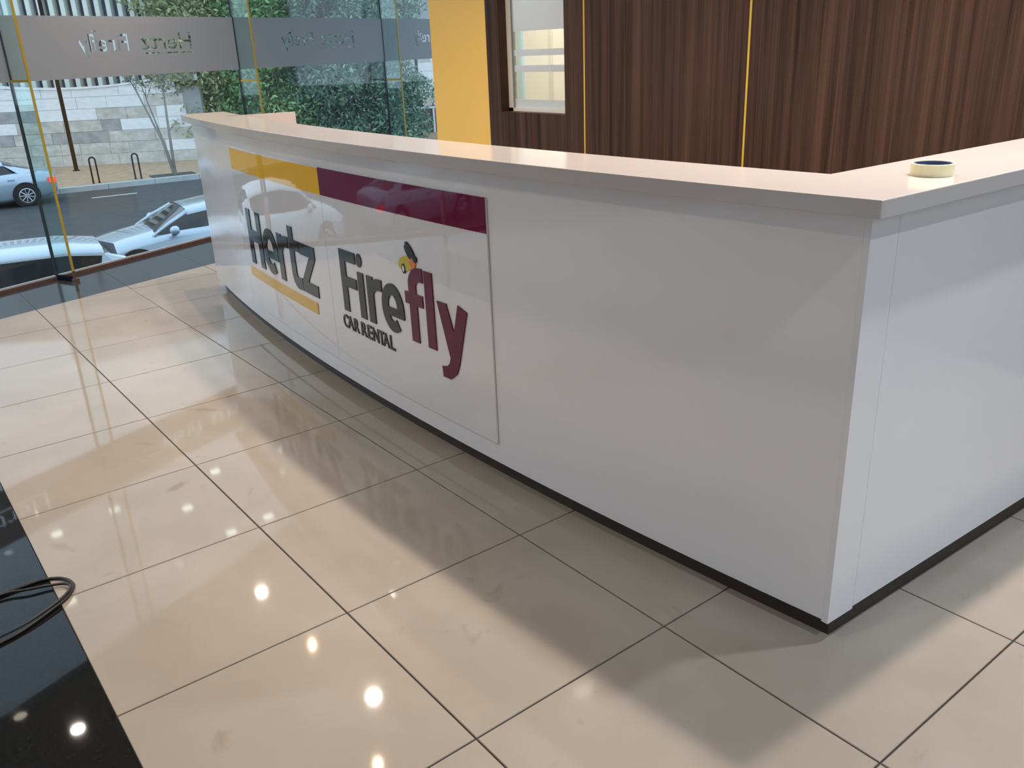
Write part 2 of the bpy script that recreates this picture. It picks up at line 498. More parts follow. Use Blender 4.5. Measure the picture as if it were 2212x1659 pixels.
XW = 3.6
WT = CEIL
wback = empty('wall_back', (XW, 0, 0), 'dark walnut veneer wall with thin yellow inlay lines', kind='structure')
oy0, oy1, oz0, oz1 = 0.091, 0.762, 0.995, 2.35       # window opening
b = MB()
b.box(XW, XW + 0.10, -0.087, oy0, 0, WT); b.box(XW, XW + 0.10, oy1, 0.904, 0, WT)
b.box(XW, XW + 0.10, oy0, oy1, 0, oz0); b.box(XW, XW + 0.10, oy0, oy1, oz1, WT)
b.build('veneer_panel', M['wood'], wback)
MB().box(XW, XW + 0.10, -1.311, -0.099, 0, WT).build('veneer_panel', M['wood'], wback)
MB().box(XW, XW + 0.10, -7.0, -1.323, 0, WT).build('veneer_panel', M['wood'], wback)
for y in (-0.093, -1.317):
    MB().box(XW - 0.001, XW + 0.02, y - 0.006, y + 0.006, 0, WT).build('inlay_strip', M['yellow_line'], wback)
# yellow wall beside it
yw = empty('wall_right', (XW, 1.25, 0), 'plain yellow painted wall beside the walnut panelling', kind='structure')
MB().box(XW, XW + 0.10, 0.904, 1.60, 0, WT).build('wall_face', M['yellow_wall'], yw)
MB().prism([(XW + 0.10, 1.52), (XW + 0.10, 1.60), (4.9, 3.02), (4.9, 2.90)], 0, WT).build('wall_return', M['cream'], yw)
# back office seen through the small window
tag(MB().box(4.8, 4.9, -1.6, 2.9, 0, WT).build('wall_office', M['cream']), 'cream wall of the office behind the walnut wall', kind='structure')
tag(MB().box(3.7, 4.8, -1.7, -1.6, 0, WT).build('wall_office_side', M['cream']), 'cream side wall of the back office', kind='structure')
tag(MB().box(4.775, 4.8, 1.99, 2.05, 0.0, 2.6).build('trim_1', M['pale_blue']), 'pale blue vertical strip on the office wall', kind='structure')
tag(MB().box(4.775, 4.8, 1.60, 1.63, 0.0, 2.6).build('trim_2', M['frame_white']), 'thin upright batten on the office wall', kind='structure')

w5 = empty('window_5', (XW + 0.07, oy0, oz0), 'small office window with frosted stripes in the walnut wall', kind='structure')
fx0, fx1 = XW + 0.07, XW + 0.11
fr = MB()
fr.box(fx0, fx1, oy1 - 0.045, oy1, oz0, oz1).build('frame_upright', M['frame_white'], w5)
MB().box(fx0 - 0.0, fx1, oy0, oy0 + 0.03, oz0, oz1).build('frame_upright', M['frame_white'], w5)
MB().box(fx0, fx1, oy0, oy1, oz0, oz0 + 0.022).build('frame_sill', M['frame_white'], w5)
MB().box(fx0, fx1, oy0, oy1, oz1 - 0.04, oz1).build('frame_head', M['frame_white'], w5)
MB().box(fx0 + 0.004, fx0 + 0.012, oy1 - 0.062, oy1 - 0.045, oz0, oz1).build('glazing_bead', M['alloy'], w5)
pane = MB().box(fx0 + 0.016, fx0 + 0.022, oy0 + 0.03, oy1 - 0.045, oz0 + 0.02, oz1 - 0.04).build('pane', M['glass'], w5)
for za, zb in ((oz0 + 0.022, 1.074), (1.250, 1.293), (1.352, 1.392), (1.507, oz1 - 0.04)):
    MB().box(fx0 + 0.0125, fx0 + 0.0155, oy0 + 0.03, oy1 - 0.045, za, zb).build('frosted_stripe', M['film2'], pane)

# ------------------------------------------------------------------ facade glass
# text outlines for the frosted film
def text_splines(body, w, h, bold=0.0):
    """outlines of a word scaled into 0..w, 0..h (cap height fills h before descenders)"""
    cu = bpy.data.curves.new('tmp', 'FONT'); cu.body = body; cu.offset = bold; cu.resolution_u = 3
    ob = bpy.data.objects.new('tmp', cu); COL.objects.link(ob)
    bpy.context.view_layer.update()
    dg = bpy.context.evaluated_depsgraph_get()
    c2 = ob.to_curve(dg)
    loops = []
    for sp in c2.splines:
        pts = []
        bp = sp.bezier_points
        n = len(bp)
        for i in range(n):
            p0, p3 = bp[i].co, bp[(i + 1) % n].co
            p1, p2 = bp[i].handle_right, bp[(i + 1) % n].handle_left
            straight = ((p1 - p0).cross(p3 - p0).length < 1e-4 and (p2 - p0).cross(p3 - p0).length < 1e-4)
            k = 1 if straight else 4
            for j in range(k):
                t = j / k
                q = p0 * (1 - t) ** 3 + p1 * 3 * t * (1 - t) ** 2 + p2 * 3 * t * t * (1 - t) + p3 * t ** 3
                pts.append((q.x, q.y))
        loops.append(pts)
    ob.to_curve_clear()
    bpy.data.objects.remove(ob); bpy.data.curves.remove(cu)
    x0 = min(p[0] for l in loops for p in l); x1 = max(p[0] for l in loops for p in l)
    ytop = max(p[1] for l in loops for p in l)
    return [[((x - x0) / (x1 - x0) * w, y / ytop * h) for x, y in l] for l in loops]

def film_object(name, rects, holes, frame, parent, mat):
    """flat film with letter-shaped cut-outs; frame(u, z, d) -> world"""
    cu = bpy.data.curves.new(name, 'CURVE'); cu.dimensions = '2D'; cu.fill_mode = 'BOTH'; cu.extrude = 0.0004
    for loop in rects + holes:
        sp = cu.splines.new('POLY'); sp.points.add(len(loop) - 1); sp.use_cyclic_u = True
        for pt, (u, z) in zip(sp.points, loop): pt.co = (u, z, 0, 1)
    ob = bpy.data.objects.new('tmp', cu); COL.objects.link(ob)
    bpy.context.view_layer.update()
    me = bpy.data.meshes.new_from_object(ob.evaluated_get(bpy.context.evaluated_depsgraph_get()))
    bpy.data.objects.remove(ob)
    mb = MB().add([frame(v.co.x, v.co.y, v.co.z) for v in me.vertices], [tuple(p.vertices) for p in me.polygons])
    bpy.data.meshes.remove(me)
    return mb.build(name, mat, parent)

Z0, Z1 = 1.328, 1.735
clampz = {1: 1.33, 2: 1.235, 3: 1.15, 0: 1.35}
for k in range(-3, 4):
    a0, a1 = k * BAY, (k + 1) * BAY
    base = G0 + GE * a0
    if k == 3: a1 = a0 + 0.6
    num = k + 4 if k < 1 else k + 4
    w = empty('window_%d' % {-3: 6, -2: 7, -1: 1, 0: 2, 1: 3, 2: 4, 3: 8}[k], tuple(base),
              'frameless facade glass bay with a white frosted logo band', kind='structure')
    pane = MB().obox(base, GE, GN, ZV, (0.006, a1 - a0 - 0.006), (-0.006, 0.006), (0.02, CEIL)).build('pane', M['glass'], w)
    # film on the inner face
    frame = lambda u, z, d, base=base: base + GE * u + GN * (0.0085 + d) + ZV * z
    holes = []
    wid = a1 - a0
    if k < 3:
        # seen from inside the writing is mirrored: words run right to left
        hx = 1.55; ww = 0.475
        for l in text_splines('Hertz', ww, 0.118, 0.012): holes.append([(hx - x, 1.504 + y) for x, y in l])
        holes.append([(hx - ww, 1.474), (hx, 1.474), (hx, 1.484), (hx - ww, 1.484)])
        fx = 0.965; fw = 0.42
        for l in text_splines('Firefly', fw, 0.118, 0.012): holes.append([(fx - x, 1.500 + y) for x, y in l])
        ex, ez = fx - 0.275, 1.636
        holes.append([(ex + 0.018 * math.cos(t), ez + 0.010 * math.sin(t)) for t in [2 * PI * i / 10 for i in range(10)]])
    film_object('frosted_band', [[(0.006, Z0), (wid - 0.006, Z0), (wid - 0.006, Z1), (0.006, Z1)]], holes, frame, pane, M['film'])
    MB().obox(base, GE, GN, ZV, (-0.006, 0.006), (-0.010, 0.012), (0.0, CEIL)).build('silicone_joint', M['joint'], w)
    MB().obox(base, GE, GN, ZV, (0, wid), (-0.03, 0.022), (-0.01, 0.022)).build('base_channel', M['brown_metal'], w)
    # glass fin with yellow edge
    fin = MB().obox(base, GE, GN, ZV, (-0.007, 0.007), (0.012, 0.200), (0.03, CEIL)).build('glass_fin', M['fin_glass'], w)
    MB().obox(base, GE, GN, ZV, (-0.008, 0.008), (0.200, 0.207), (0.075, CEIL)).build('yellow_edge', M['fin_yellow'], fin)
    MB().obox(base, GE, GN, ZV, (-0.014, 0.014), (0.02, 0.19), (0.0, 0.03)).build('fin_shoe', M['dark_metal'], fin)
    MB().obox(base, GE, GN, ZV, (-0.018, 0.018), (0.190, 0.226), (0.0, 0.022)).obox(base, GE, GN, ZV, (-0.009, 0.009), (0.198, 0.209), (0.02, 0.075)).build('fin_foot', M['brown_metal'], fin)
    cz = {0: 1.325, 1: 1.230, 2: 1.140}.get(k, 1.3)
    MB().obox(base, GE, GN, ZV, (-0.011, 0.011), (0.014, 0.198), (cz, cz + 0.016)).build('yellow_clamp', M['fin_yellow'], fin)
# plinth below the raised floor and unseen canopy added outside, frosted to pass soft skylight
tag(MB().prism([(-6.5, GM * -6.5 + GB - 0.02), (6.2, GM * 6.2 + GB - 0.02), (6.2, GM * 6.2 + GB + 0.2), (-6.5, GM * -6.5 + GB + 0.2)], STREET, -0.012).build('wall_plinth', M['white_wall']), 'rendered plinth below the glass facade', kind='structure')
cpy = empty('canopy', (0, GB + 1.0, 3.6), 'unseen frosted glass canopy added outside to carry lamps and pass skylight', kind='structure')
for k in range(7):
    xa, xb = -6.5 + k * 1.814 + 0.01, -6.5 + (k + 1) * 1.814 - 0.01
    MB().prism([(xa, GM * xa + GB + 0.15), (xb, GM * xb + GB + 0.15), (xb, GM * xb + GB + 4.3), (xa, GM * xa + GB + 4.3)], 3.6, 3.62).build('canopy_pane', M['canopy'], cpy)

# ------------------------------------------------------------------ reception counter
CX, CY, CR = 19.1708, -1.7220, 17.788
def arc(s, z, d=0.0):
    """point on the curved counter front: s along the arc (far end positive), d outwards to the hall"""
    a = s / CR
    return Vector((CX - (CR + d) * math.cos(a), CY + (CR + d) * math.sin(a), z))
def s_of_y(y, d=0.0):
    return CR * math.asin((y - CY) / (CR + d))
def arc_slab(mb, s0, s1, z0, z1, d0, d1, n=48):
    V = []; F = []
    for i in range(n + 1):
        s = s0 + (s1 - s0) * i / n
        V += [arc(s, z0, d0), arc(s, z0, d1), arc(s, z1, d1), arc(s, z1, d0)]
    for i in range(n):
        a, b = 4 * i, 4 * i + 4
        for k in range(4):
            F.append((a + k, a + (k + 1) % 4, b + (k + 1) % 4, b + k))
    F += [(0, 1, 2, 3), (4 * n + 3, 4 * n + 2, 4 * n + 1, 4 * n)]
    return mb.add(V, F)

ZB, ZS, ZT = 0.06, 1.066, 1.104
counter = empty('reception_counter', (1.46, -3.30, 0), 'long curved white reception counter with a pale pinkish top', 'counter')
sF = s_of_y(1.40); sN = s_of_y(-3.290)
CORN = Vector((arc(sN, 0).x, arc(sN, 0).y - 0.016, 0))          # outer corner
RD = Vector((math.cos(math.radians(-2.2)), math.sin(math.radians(-2.2)), 0))   # along the return
RN = Vector((RD.y, -RD.x, 0))                                                   # out of the return (towards viewer side)
arc_slab(MB(), sN, sF, ZB, ZS, -0.018, 0.0).build('front_panel', M['white_lam'], counter, smooth=False)
MB().obox(CORN, RD, RN, ZV, (0.0, 0.102), (-0.018, 0.0), (ZB - 0.006, ZS)).build('corner_panel', M['white_lam'], counter)
MB().obox(CORN, RD, RN, ZV, (0.1045, 1.75), (-0.020, -0.001), (ZB, ZS)).build('side_panel', M['white_lam'], counter)
MB().obox(arc(sF, 0), Vector((1, -0.15, 0)).normalized(), Vector((0.15, 1, 0)).normalized(), ZV, (0.0, 0.25), (-0.0, 0.018), (ZB, ZS)).build('end_board', M['white_lam'], counter)
arc_slab(MB(), sN, sF - 0.05, 0.0, ZB + 0.01, -0.050, -0.030).obox(CORN, RD, RN, ZV, (0.030, 1.75), (-0.035, -0.014), (0.0, ZB + 0.01)).build('toe_kick', M['toe'], counter)
# bottom boards so the body is closed underneath
arc_slab(MB(), sN, sF, ZB + 0.002, ZB + 0.02, -0.20, -0.018).build('bottom_board', M['white_lam'], counter)
arc_slab(MB(), sN + 0.22, sF, ZB, ZS, -0.215, -0.20).build('inner_panel', M['white_lam'], counter)
MB().obox(CORN, RD, RN, ZV, (0.22, 1.75), (-0.235, -0.22), (ZB, ZS)).build('inner_panel', M['white_lam'], counter)
arc_slab(MB(), sN + 0.22, s_of_y(0.9), 0.72, 0.75, -0.78, -0.215).build('desk_top', M['white_lam'], counter)
# worktop: one L-shaped slab
sl = []
sTF = s_of_y(1.43); sTN = s_of_y(-3.352, 0.058)
for i in range(49):
    p = arc(sTF + (sTN - sTF) * i / 48, 0, 0.058); sl.append((p.x, p.y))
c0 = Vector((sl[-1][0], sl[-1][1], 0))
p = c0 + RD * 1.85; sl.append((p.x, p.y))
p = p - RN * 0.285; sl.append((p.x, p.y))
inner = c0 + RD * 0.268 - RN * 0.285
sI = s_of_y(inner.y, -0.21)
inn = []
for i in range(49):
    q = arc(sI + (sTF - sI) * i / 48, 0, -0.21); inn.append((q.x, q.y))
sl += inn
top = MB().prism(sl, ZS, ZT).build('countertop', M['white_stone'], counter, bevel=0.002)
# upright end board behind the far end of the counter
MB().obox((1.70, 0.905, 0), Vector((0.9706, -0.2405, 0)), Vector((0.2405, 0.9706, 0)), ZV, (0.0, 0.397), (0.0, 0.018), (0.0, ZT)).build('return_board', M['white_stone'], counter, bevel=0.001)

# ------------------------------------------------------------------ sign on the counter
sign = empty('sign_board', tuple(arc(0.9, 0.13, 0.001)), 'glossy sign with yellow and purple bands and raised lettering on the counter front', 'sign')
SD = 0.001; ST = 0.006
def Sg(u, z, d): return arc(-u, z, SD + d)
for s0, s1 in ((-0.336, 0.866), (0.868, 2.145)):
    arc_slab(MB(), s0, s1, 0.135, 0.980, SD, SD + ST, 24).build('acrylic_sheet', M['acrylic'], sign)
arc_slab(MB(), 0.868, 2.145, 0.866, 0.976, SD + ST, SD + ST + 0.0012, 24).build('yellow_band', M['sign_yellow'], sign)
arc_slab(MB(), -0.336, 0.866, 0.866, 0.980, SD + ST, SD + ST + 0.0012, 24).build('purple_band', M['sign_purple'], sign)
D0, DT = ST, 0.0045

def strip(mb, pts, w, d0, d1, mapf=Sg):
    n = len(pts)
    Lf, Rt = [], []
    ws = w if isinstance(w, (list, tuple)) else [w] * n
    for i in range(n):
        x, y = pts[i]
        dirs = []
        if i > 0:
            a = (x - pts[i - 1][0], y - pts[i - 1][1]); l = math.hypot(*a); dirs.append((a[0] / l, a[1] / l))
        if i < n - 1:
            a = (pts[i + 1][0] - x, pts[i + 1][1] - y); l = math.hypot(*a); dirs.append((a[0] / l, a[1] / l))
        t = (sum(d[0] for d in dirs), sum(d[1] for d in dirs)); l = math.hypot(*t); t = (t[0] / l, t[1] / l)
        nn = (-t[1], t[0])
        k = 1.0 / max(0.4, dirs[0][0] * t[0] + dirs[0][1] * t[1])
        h = ws[i] / 2 * k
        Lf.append((x + nn[0] * h, y + nn[1] * h)); Rt.append((x - nn[0] * h, y - nn[1] * h))
    loop = Lf + Rt[::-1]
    m = len(loop)
    V = [mapf(u, z, d1) for u, z in loop] + [mapf(u, z, d0) for u, z in loop]
    F = [(i, i + 1, m - 2 - i, m - 1 - i) for i in range(n - 1)]
    F += [(i, (i + 1) % m, m + (i + 1) % m, m + i) for i in range(m)]
    mb.add(V, F)
def poly2(mb, loop, d0, d1, mapf=Sg):
    m = len(loop)
    mb.add([mapf(u, z, d1) for u, z in loop] + [mapf(u, z, d0) for u, z in loop],
           [tuple(range(m))] + [(i, (i + 1) % m, m + (i + 1) % m, m + i) for i in range(m)])
def earc(cx, cz, rx, rz, a0, a1, n=14):
    return [(cx + rx * math.cos(math.radians(a0 + (a1 - a0) * i / n)), cz + rz * math.sin(math.radians(a0 + (a1 - a0) * i / n))) for i in range(n + 1)]
def rect(u0, u1, z0, z1): return [(u0, z0), (u1, z0), (u1, z1), (u0, z1)]

def L_H(mb, u0, u1, z0, z1, w, h):
    poly2(mb, rect(u0, u0 + w, z0, z1), D0, D0 + DT); poly2(mb, rect(u1 - w, u1, z0, z1), D0, D0 + DT)
    m = (z0 + z1) / 2 + 0.01
    poly2(mb, rect(u0 + w, u1 - w, m - h / 2, m + h / 2), D0, D0 + DT)
def L_e(mb, u0, u1, z0, z1, w, h):
    cx, cz = (u0 + u1) / 2, (z0 + z1) / 2
    rx, rz = (u1 - u0) / 2 - w / 2, (z1 - z0) / 2 - h / 2
    bar = cz - 0.012
    a0 = math.degrees(math.asin((bar - cz) / rz))
    pts = earc(cx, cz, rx, rz, a0, 305, 30)
    strip(mb, pts, [w + (h - w) * abs(math.sin(math.radians(a0 + (305 - a0) * i / 30))) for i in range(31)], D0, D0 + DT)
    poly2(mb, rect(cx - rx, cx + rx + w / 2, bar - h * 0.45, bar + h * 0.30), D0, D0 + DT)
def L_r(mb, u0, u1, z0, z1, w, h):
    poly2(mb, rect(u0, u0 + w, z0, z1), D0, D0 + DT)
    rr = (u1 - u0) - w * 0.5
    strip(mb, [(u1, z1 - h / 2)] + earc(u0 + w * 0.5 + rr * 0.75, z1 - h / 2 - rr * 0.62, rr * 0.75, rr * 0.62, 90, 172, 8), h, D0, D0 + DT)
def L_t(mb, u0, u1, z0, z1, zx, w, h):
    k = 0.045
    strip(mb, [(u0 + w / 2, z1), (u0 + w / 2, z0 + h / 2 + k)] + earc(u0 + w / 2 + k, z0 + h / 2 + k, k, k, 180, 270, 8)[1:] + [(u1, z0 + h / 2 + 0.004)], w * 0.92, D0, D0 + DT)
    poly2(mb, rect(u0 + w * 0.4, u1, zx - h, zx), D0, D0 + DT)
def L_z(mb, u0, u1, z0, z1, w, h):
    poly2(mb, rect(u0, u1, z1 - h, z1), D0, D0 + DT); poly2(mb, rect(u0, u1, z0, z0 + h), D0, D0 + DT)
    poly2(mb, [(u0, z0 + h), (u0 + w * 1.15, z0 + h), (u1, z1 - h), (u1 - w * 1.15, z1 - h)], D0, D0 + DT)
def L_F(mb, u0, u1, z0, z1, w, h):
    poly2(mb, rect(u0, u0 + w, z0, z1), D0, D0 + DT)
    poly2(mb, rect(u0 + w, u1, z1 - h, z1), D0, D0 + DT)
    m = z0 + (z1 - z0) * 0.52
    poly2(mb, rect(u0 + w, u1 - 0.006, m - h * 0.6, m + h * 0.35), D0, D0 + DT)
def L_i(mb, u0, u1, z0, zx, zc):
    poly2(mb, rect(u0 + 0.002, u1 - 0.002, z0, zx), D0, D0 + DT)
    poly2(mb, earc((u0 + u1) / 2, zc - 0.029, (u1 - u0) / 2 - 0.004, 0.028, 0, 345, 23), D0, D0 + DT)
def L_f(mb, u0, u1, z0, z1, zx, w, h):
    su = u0 + (u1 - u0) * 0.42
    k = u1 - su
    strip(mb, [(su, z0), (su, z1 - h / 2 - k * 0.62)] + earc(su + k * 0.75, z1 - h / 2 - k * 0.62, k * 0.75, k * 0.62, 180, 90, 8)[1:] + [(u1, z1 - h / 2)], w, D0, D0 + DT)
    poly2(mb, rect(u0, u1 - 0.008, zx - h, zx), D0, D0 + DT)
def L_y(mb, u0, u1, z0, z1, zd, w):
    um = u0 + (u1 - u0) * 0.47
    poly2(mb, [(u0, z1), (u0 + w * 1.05, z1), (um + w * 0.62, z0 + 0.035), (um + w * 0.25, z0 - 0.03), (um - w * 0.42, z0 + 0.0)], D0, D0 + DT)
    strip(mb, [(u1 - w * 0.52, z1), (um + w * 0.12, z0 - 0.01), (um - w * 0.15, zd + 0.045), (um - w * 0.65, zd + 0.023), (u0 + w * 0.18, zd + 0.019)], [w, w * 0.98, w * 0.92, w * 0.85, 0.040], D0, D0 + DT)

hb, hx, hc = 0.385, 0.618, 0.677
for fn, args in ((L_H, (-1.985, -1.750, hb, hc, 0.066, 0.062)), (L_e, (-1.738, -1.505, hb, hx, 0.066, 0.052)), (L_r, (-1.497, -1.340, hb, hx, 0.064, 0.056)),
                 (L_t, (-1.325, -1.195, hb, hc, hx, 0.064, 0.052)), (L_z, (-1.190, -1.012, hb, hx, 0.060, 0.056))):
    m = MB(); fn(m, *args)
    tag(m.build('letter', M['let_black'], sign), 'raised charcoal letter of the larger word')
m = arc_slab(MB(), 1.045, 2.040, 0.303, 0.357, SD + D0, SD + D0 + DT * 0.8, 24)
tag(m.build('underline_bar', M['let_yellow'], sign), 'raised yellow bar under the first word')
fb, fx_, fc, fa = 0.394, 0.587, 0.660, 0.682
for fn, args, mt in ((L_F, (-0.738, -0.592, fb, fc, 0.050, 0.046), 'let_black'), (L_i, (-0.584, -0.529, fb, fx_, fc + 0.006), 'let_black'), (L_r, (-0.503, -0.378, fb, fx_, 0.052, 0.046), 'let_black'),
                     (L_e, (-0.385, -0.215, fb, fx_ + 0.003, 0.050, 0.045), 'let_black'), (L_f, (-0.195, -0.064, fb, fa, fx_ - 0.004, 0.052, 0.045), 'let_purple'),
                     (L_H, None, 'let_purple'), (L_y, (0.022, 0.208, fb, fx_, 0.305, 0.056), 'let_purple')):
    m = MB()
    if args is None: poly2(m, rect(-0.053, 0.000, fb, fa), D0, D0 + DT)
    else: fn(m, *args)
    tag(m.build('letter', M[mt], sign), 'raised charcoal letter of the second word' if mt == 'let_black' else 'raised purple letter of the second word')
# small capital letters
def small_letter(ch, u0, u1, z0=0.313, z1=0.372, bold=0.018):
    cu = bpy.data.curves.new('tmp', 'FONT'); cu.body = ch; cu.offset = bold; cu.resolution_u = 3
    ob = bpy.data.objects.new('tmp', cu); COL.objects.link(ob)
    bpy.context.view_layer.update()
    me = bpy.data.meshes.new_from_object(ob.evaluated_get(bpy.context.evaluated_depsgraph_get()))
    bpy.data.objects.remove(ob)
    X0 = min(v.co.x for v in me.vertices); X1 = max(v.co.x for v in me.vertices)
    Y0 = min(v.co.y for v in me.vertices); Y1 = max(v.co.y for v in me.vertices)
    bm = bmesh.new(); bm.from_mesh(me); bpy.data.meshes.remove(me)
    bmesh.ops.dissolve_limit(bm, angle_limit=0.01, verts=bm.verts, edges=bm.edges)
    r = bmesh.ops.extrude_face_region(bm, geom=list(bm.faces))
    for v in [g for g in r['geom'] if isinstance(g, bmesh.types.BMVert)]: v.co.z = 1
    bm.verts.ensure_lookup_table()
    for i, v in enumerate(bm.verts): v.index = i
    m = MB().add([Sg(u0 + (v.co.x - X0) / (X1 - X0) * (u1 - u0), z0 + (v.co.y - Y0) / (Y1 - Y0) * (z1 - z0), D0 + 0.004 * v.co.z) for v in bm.verts],
                 [tuple(v.index for v in f.verts) for f in bm.faces])
    bm.free()
    return m.build('small_letter', M['let_black'], sign)
for ch, u0, u1 in (('C', -0.768, -0.718), ('A', -0.728, -0.670), ('R', -0.664, -0.617), ('R', -0.597, -0.548), ('E', -0.541, -0.500), ('N', -0.493, -0.444),
                   ('T', -0.443, -0.397), ('A', -0.408, -0.358), ('L', -0.350, -0.312)):
    small_letter(ch, u0, u1)
# insect emblem above the second word
def rot_ell(cx, cz, rx, rz, ang, n=20):
    a = math.radians(ang)
    return [(cx + rx * math.cos(t) * math.cos(a) - rz * math.sin(t) * math.sin(a), cz + rx * math.cos(t) * math.sin(a) + rz * math.sin(t) * math.cos(a)) for t in [2 * PI * i / n for i in range(n)]]
m = MB(); poly2(m, rot_ell(-0.170, 0.690, 0.056, 0.028, 14), D0, D0 + 0.004)
emb = tag(m.build('insect_emblem', M['let_bugyel'], sign), 'yellow insect emblem with black wings above the second word')
m = MB(); poly2(m, rot_ell(-0.122, 0.700, 0.020, 0.021, 14), D0, D0 + 0.0045); m.build('orange_tip', M['let_orange'], emb)
m = MB(); poly2(m, rot_ell(-0.132, 0.742, 0.042, 0.013, -44), D0, D0 + 0.006); m.build('wing', M['let_black'], emb)
m = MB(); poly2(m, rot_ell(-0.150, 0.735, 0.030, 0.011, -50), D0, D0 + 0.0055); m.build('wing', M['let_black'], emb)
m = MB(); poly2(m, rot_ell(-0.103, 0.715, 0.012, 0.012, 0), D0, D0 + 0.006); m.build('head', M['let_black'], emb)
m = MB(); poly2(m, rot_ell(-0.188, 0.668, 0.013, 0.019, 0), D0, D0 + 0.0055); ey = m.build('eye_ring', M['let_black'], emb)
m = MB(); poly2(m, rot_ell(-0.188, 0.668, 0.007, 0.012, 0), D0, D0 + 0.0062); m.build('eye_centre', M['white_pl'], emb)

# ------------------------------------------------------------------ small things
tp = empty('tape_roll', (1.757, -3.262, ZT), 'roll of cream masking tape lying on the counter return', 'tape roll')
MB().lathe((1.757, -3.262, ZT), (0, 0, 1), [(0.041, 0), (0.0455, 0.0), (0.0460, 0.001), (0.0460, 0.026), (0.0455, 0.027), (0.041, 0.027), (0.041, 0)], 40).build('tape', M['tape'], tp, smooth=False)
MB().lathe((1.757, -3.262, ZT), (0, 0, 1), [(0.0375, 0.0), (0.0408, 0.0), (0.0408, 0.0255), (0.0375, 0.0255), (0.0375, 0)], 40).build('core', M['tape_core'], tp, smooth=False)

def smooth_path(pts, n=6):
    out = []
    P = [Vector(p) for p in pts]
    for i in range(len(P) - 1):
        p0 = P[max(i - 1, 0)]; p1 = P[i]; p2 = P[i + 1]; p3 = P[min(i + 2, len(P) - 1)]
        for j in range(n):
            t = j / n
            out.append(0.5 * ((2 * p1) + (p2 - p0) * t + (2 * p0 - 5 * p1 + 4 * p2 - p3) * t * t + (3 * p1 - p0 - 3 * p2 + p3) * t ** 3))
    out.append(P[-1])
    return out
c1 = [(-0.40, -1.72), (-0.25, -1.68), (-0.126, -1.665), (-0.071, -1.662), (-0.011, -1.665), (0.034, -1.696), (0.051, -1.751), (0.026, -1.805), (-0.015, -1.838), (-0.075, -1.877), (-0.135, -1.906), (-0.25, -1.93), (-0.42, -1.95)]
c2 = [(-0.40, -1.74), (-0.25, -1.690), (-0.127, -1.676), (-0.061, -1.70), (-0.011, -1.715), (0.030, -1.735), (0.042, -1.768), (0.017, -1.811), (-0.030, -1.845), (-0.095, -1.880), (-0.159, -1.893), (-0.28, -1.91), (-0.42, -1.93)]
cb = empty('cable', (-0.126, -1.70, 0), 'looped black cable lying on the floor at the dark granite strip', 'cable')
MB().tube(smooth_path([(x, y, 0.0052) for x, y in c1]), 0.005, 8).build('strand', M['rubber'], cb, smooth=True)
zz = [0.005, 0.008, 0.011, 0.012, 0.010, 0.009, 0.011, 0.0145, 0.0145, 0.0135, 0.011, 0.007, 0.005]
MB().tube(smooth_path([(x, y, z) for (x, y), z in zip(c2, zz)]), 0.0042, 8).build('strand', M['rubber'], cb, smooth=True)

# ------------------------------------------------------------------ ceiling lamps
def area_light(name, loc, power, col, size=0.11, parent=None):
    ld = bpy.data.lights.new(name, 'AREA'); ld.shape = 'DISK'; ld.size = size; ld.energy = power; ld.color = col; ld.spread = math.radians(122)
    lo = bpy.data.objects.new(name, ld); COL.objects.link(lo)
    if parent is not None:
        lo.parent = parent; lo.location = Vector(loc) - ORG[parent]
    else: lo.location = loc
    return lo
def downlight(x, y, lens, power, col, label, r=0.042, bulb=False):
    d = empty('ceiling_downlight', (x, y, CEIL), label, 'ceiling lamp', 'recessed ceiling downlights')
    MB().lathe((x, y, CEIL), (0, 0, -1), [(r * 1.45, 0.0), (r * 1.45, 0.004), (r * 1.02, 0.007), (r * 1.0, 0.0)], 24).build('trim_ring', M['lamp_trim'], d, smooth=True)
    MB().lathe((x, y, CEIL), (0, 0, -1), [(0.0001, 0.003), (r * 0.6, 0.003), (r * 0.99, 0.002)], 24).build('lens', M[lens], d)
    if bulb:
        MB().box(x - 0.006, x + 0.006, y - 0.022, y + 0.022, CEIL - 0.012, CEIL - 0.004).build('bulb', M['lamp_bulb'], d)
    if power: area_light('lamp_light', (x, y, CEIL - 0.016), power, col, 0.02 if bulb else 0.085, d)
    return d
for x, y, nm in ((1.89, 2.36, 'nearest the facade glass'), (1.99, 0.52, 'second bright one from the glass'), (2.1, -0.75, 'above the middle of the counter'), (2.1, -1.7, 'above the plain half of the counter'), (2.1, -2.6, 'short of the counter corner'), (2.16, -3.22, 'above the counter corner'), (2.55, -3.22, 'above the counter return')):
    downlight(x, y, 'lamp_lit', P_ROW * (0.95 if y < -3.2 else 0.7 if y < -2.2 else 1.0), WARM, 'bright round ceiling downlight over the counter row, ' + nm)
downlight(1.91, 1.38, 'lamp_warm', 9, (1.0, 0.72, 0.48), 'amber round ceiling downlight with a visible bulb, first over the counter', 0.05, True)
downlight(1.69, -0.07, 'lamp_warm', 6, (1.0, 0.72, 0.48), 'amber round ceiling downlight with a visible bulb, second over the counter', 0.045, True)
for x, y, nm in ((0.19, 1.63, 'near the facade glass'), (-0.6, -0.6, 'added unseen above the tiles'), (-0.8, -2.6, 'added unseen left of the viewer'), (-2.4, 0.2, 'added unseen at the far left'), (-2.6, -2.2, 'added unseen at the left rear')):  # lamp near the glass shows in the floor; the rest are added fill
    downlight(x, y, 'lamp_lit', P_HALL, WARM, 'bright round ceiling downlight over the hall, ' + nm)
downlight(-0.11, 2.07, 'lamp_dim', 0, WARM, 'dim round ceiling downlight beside the facade glass', 0.045)
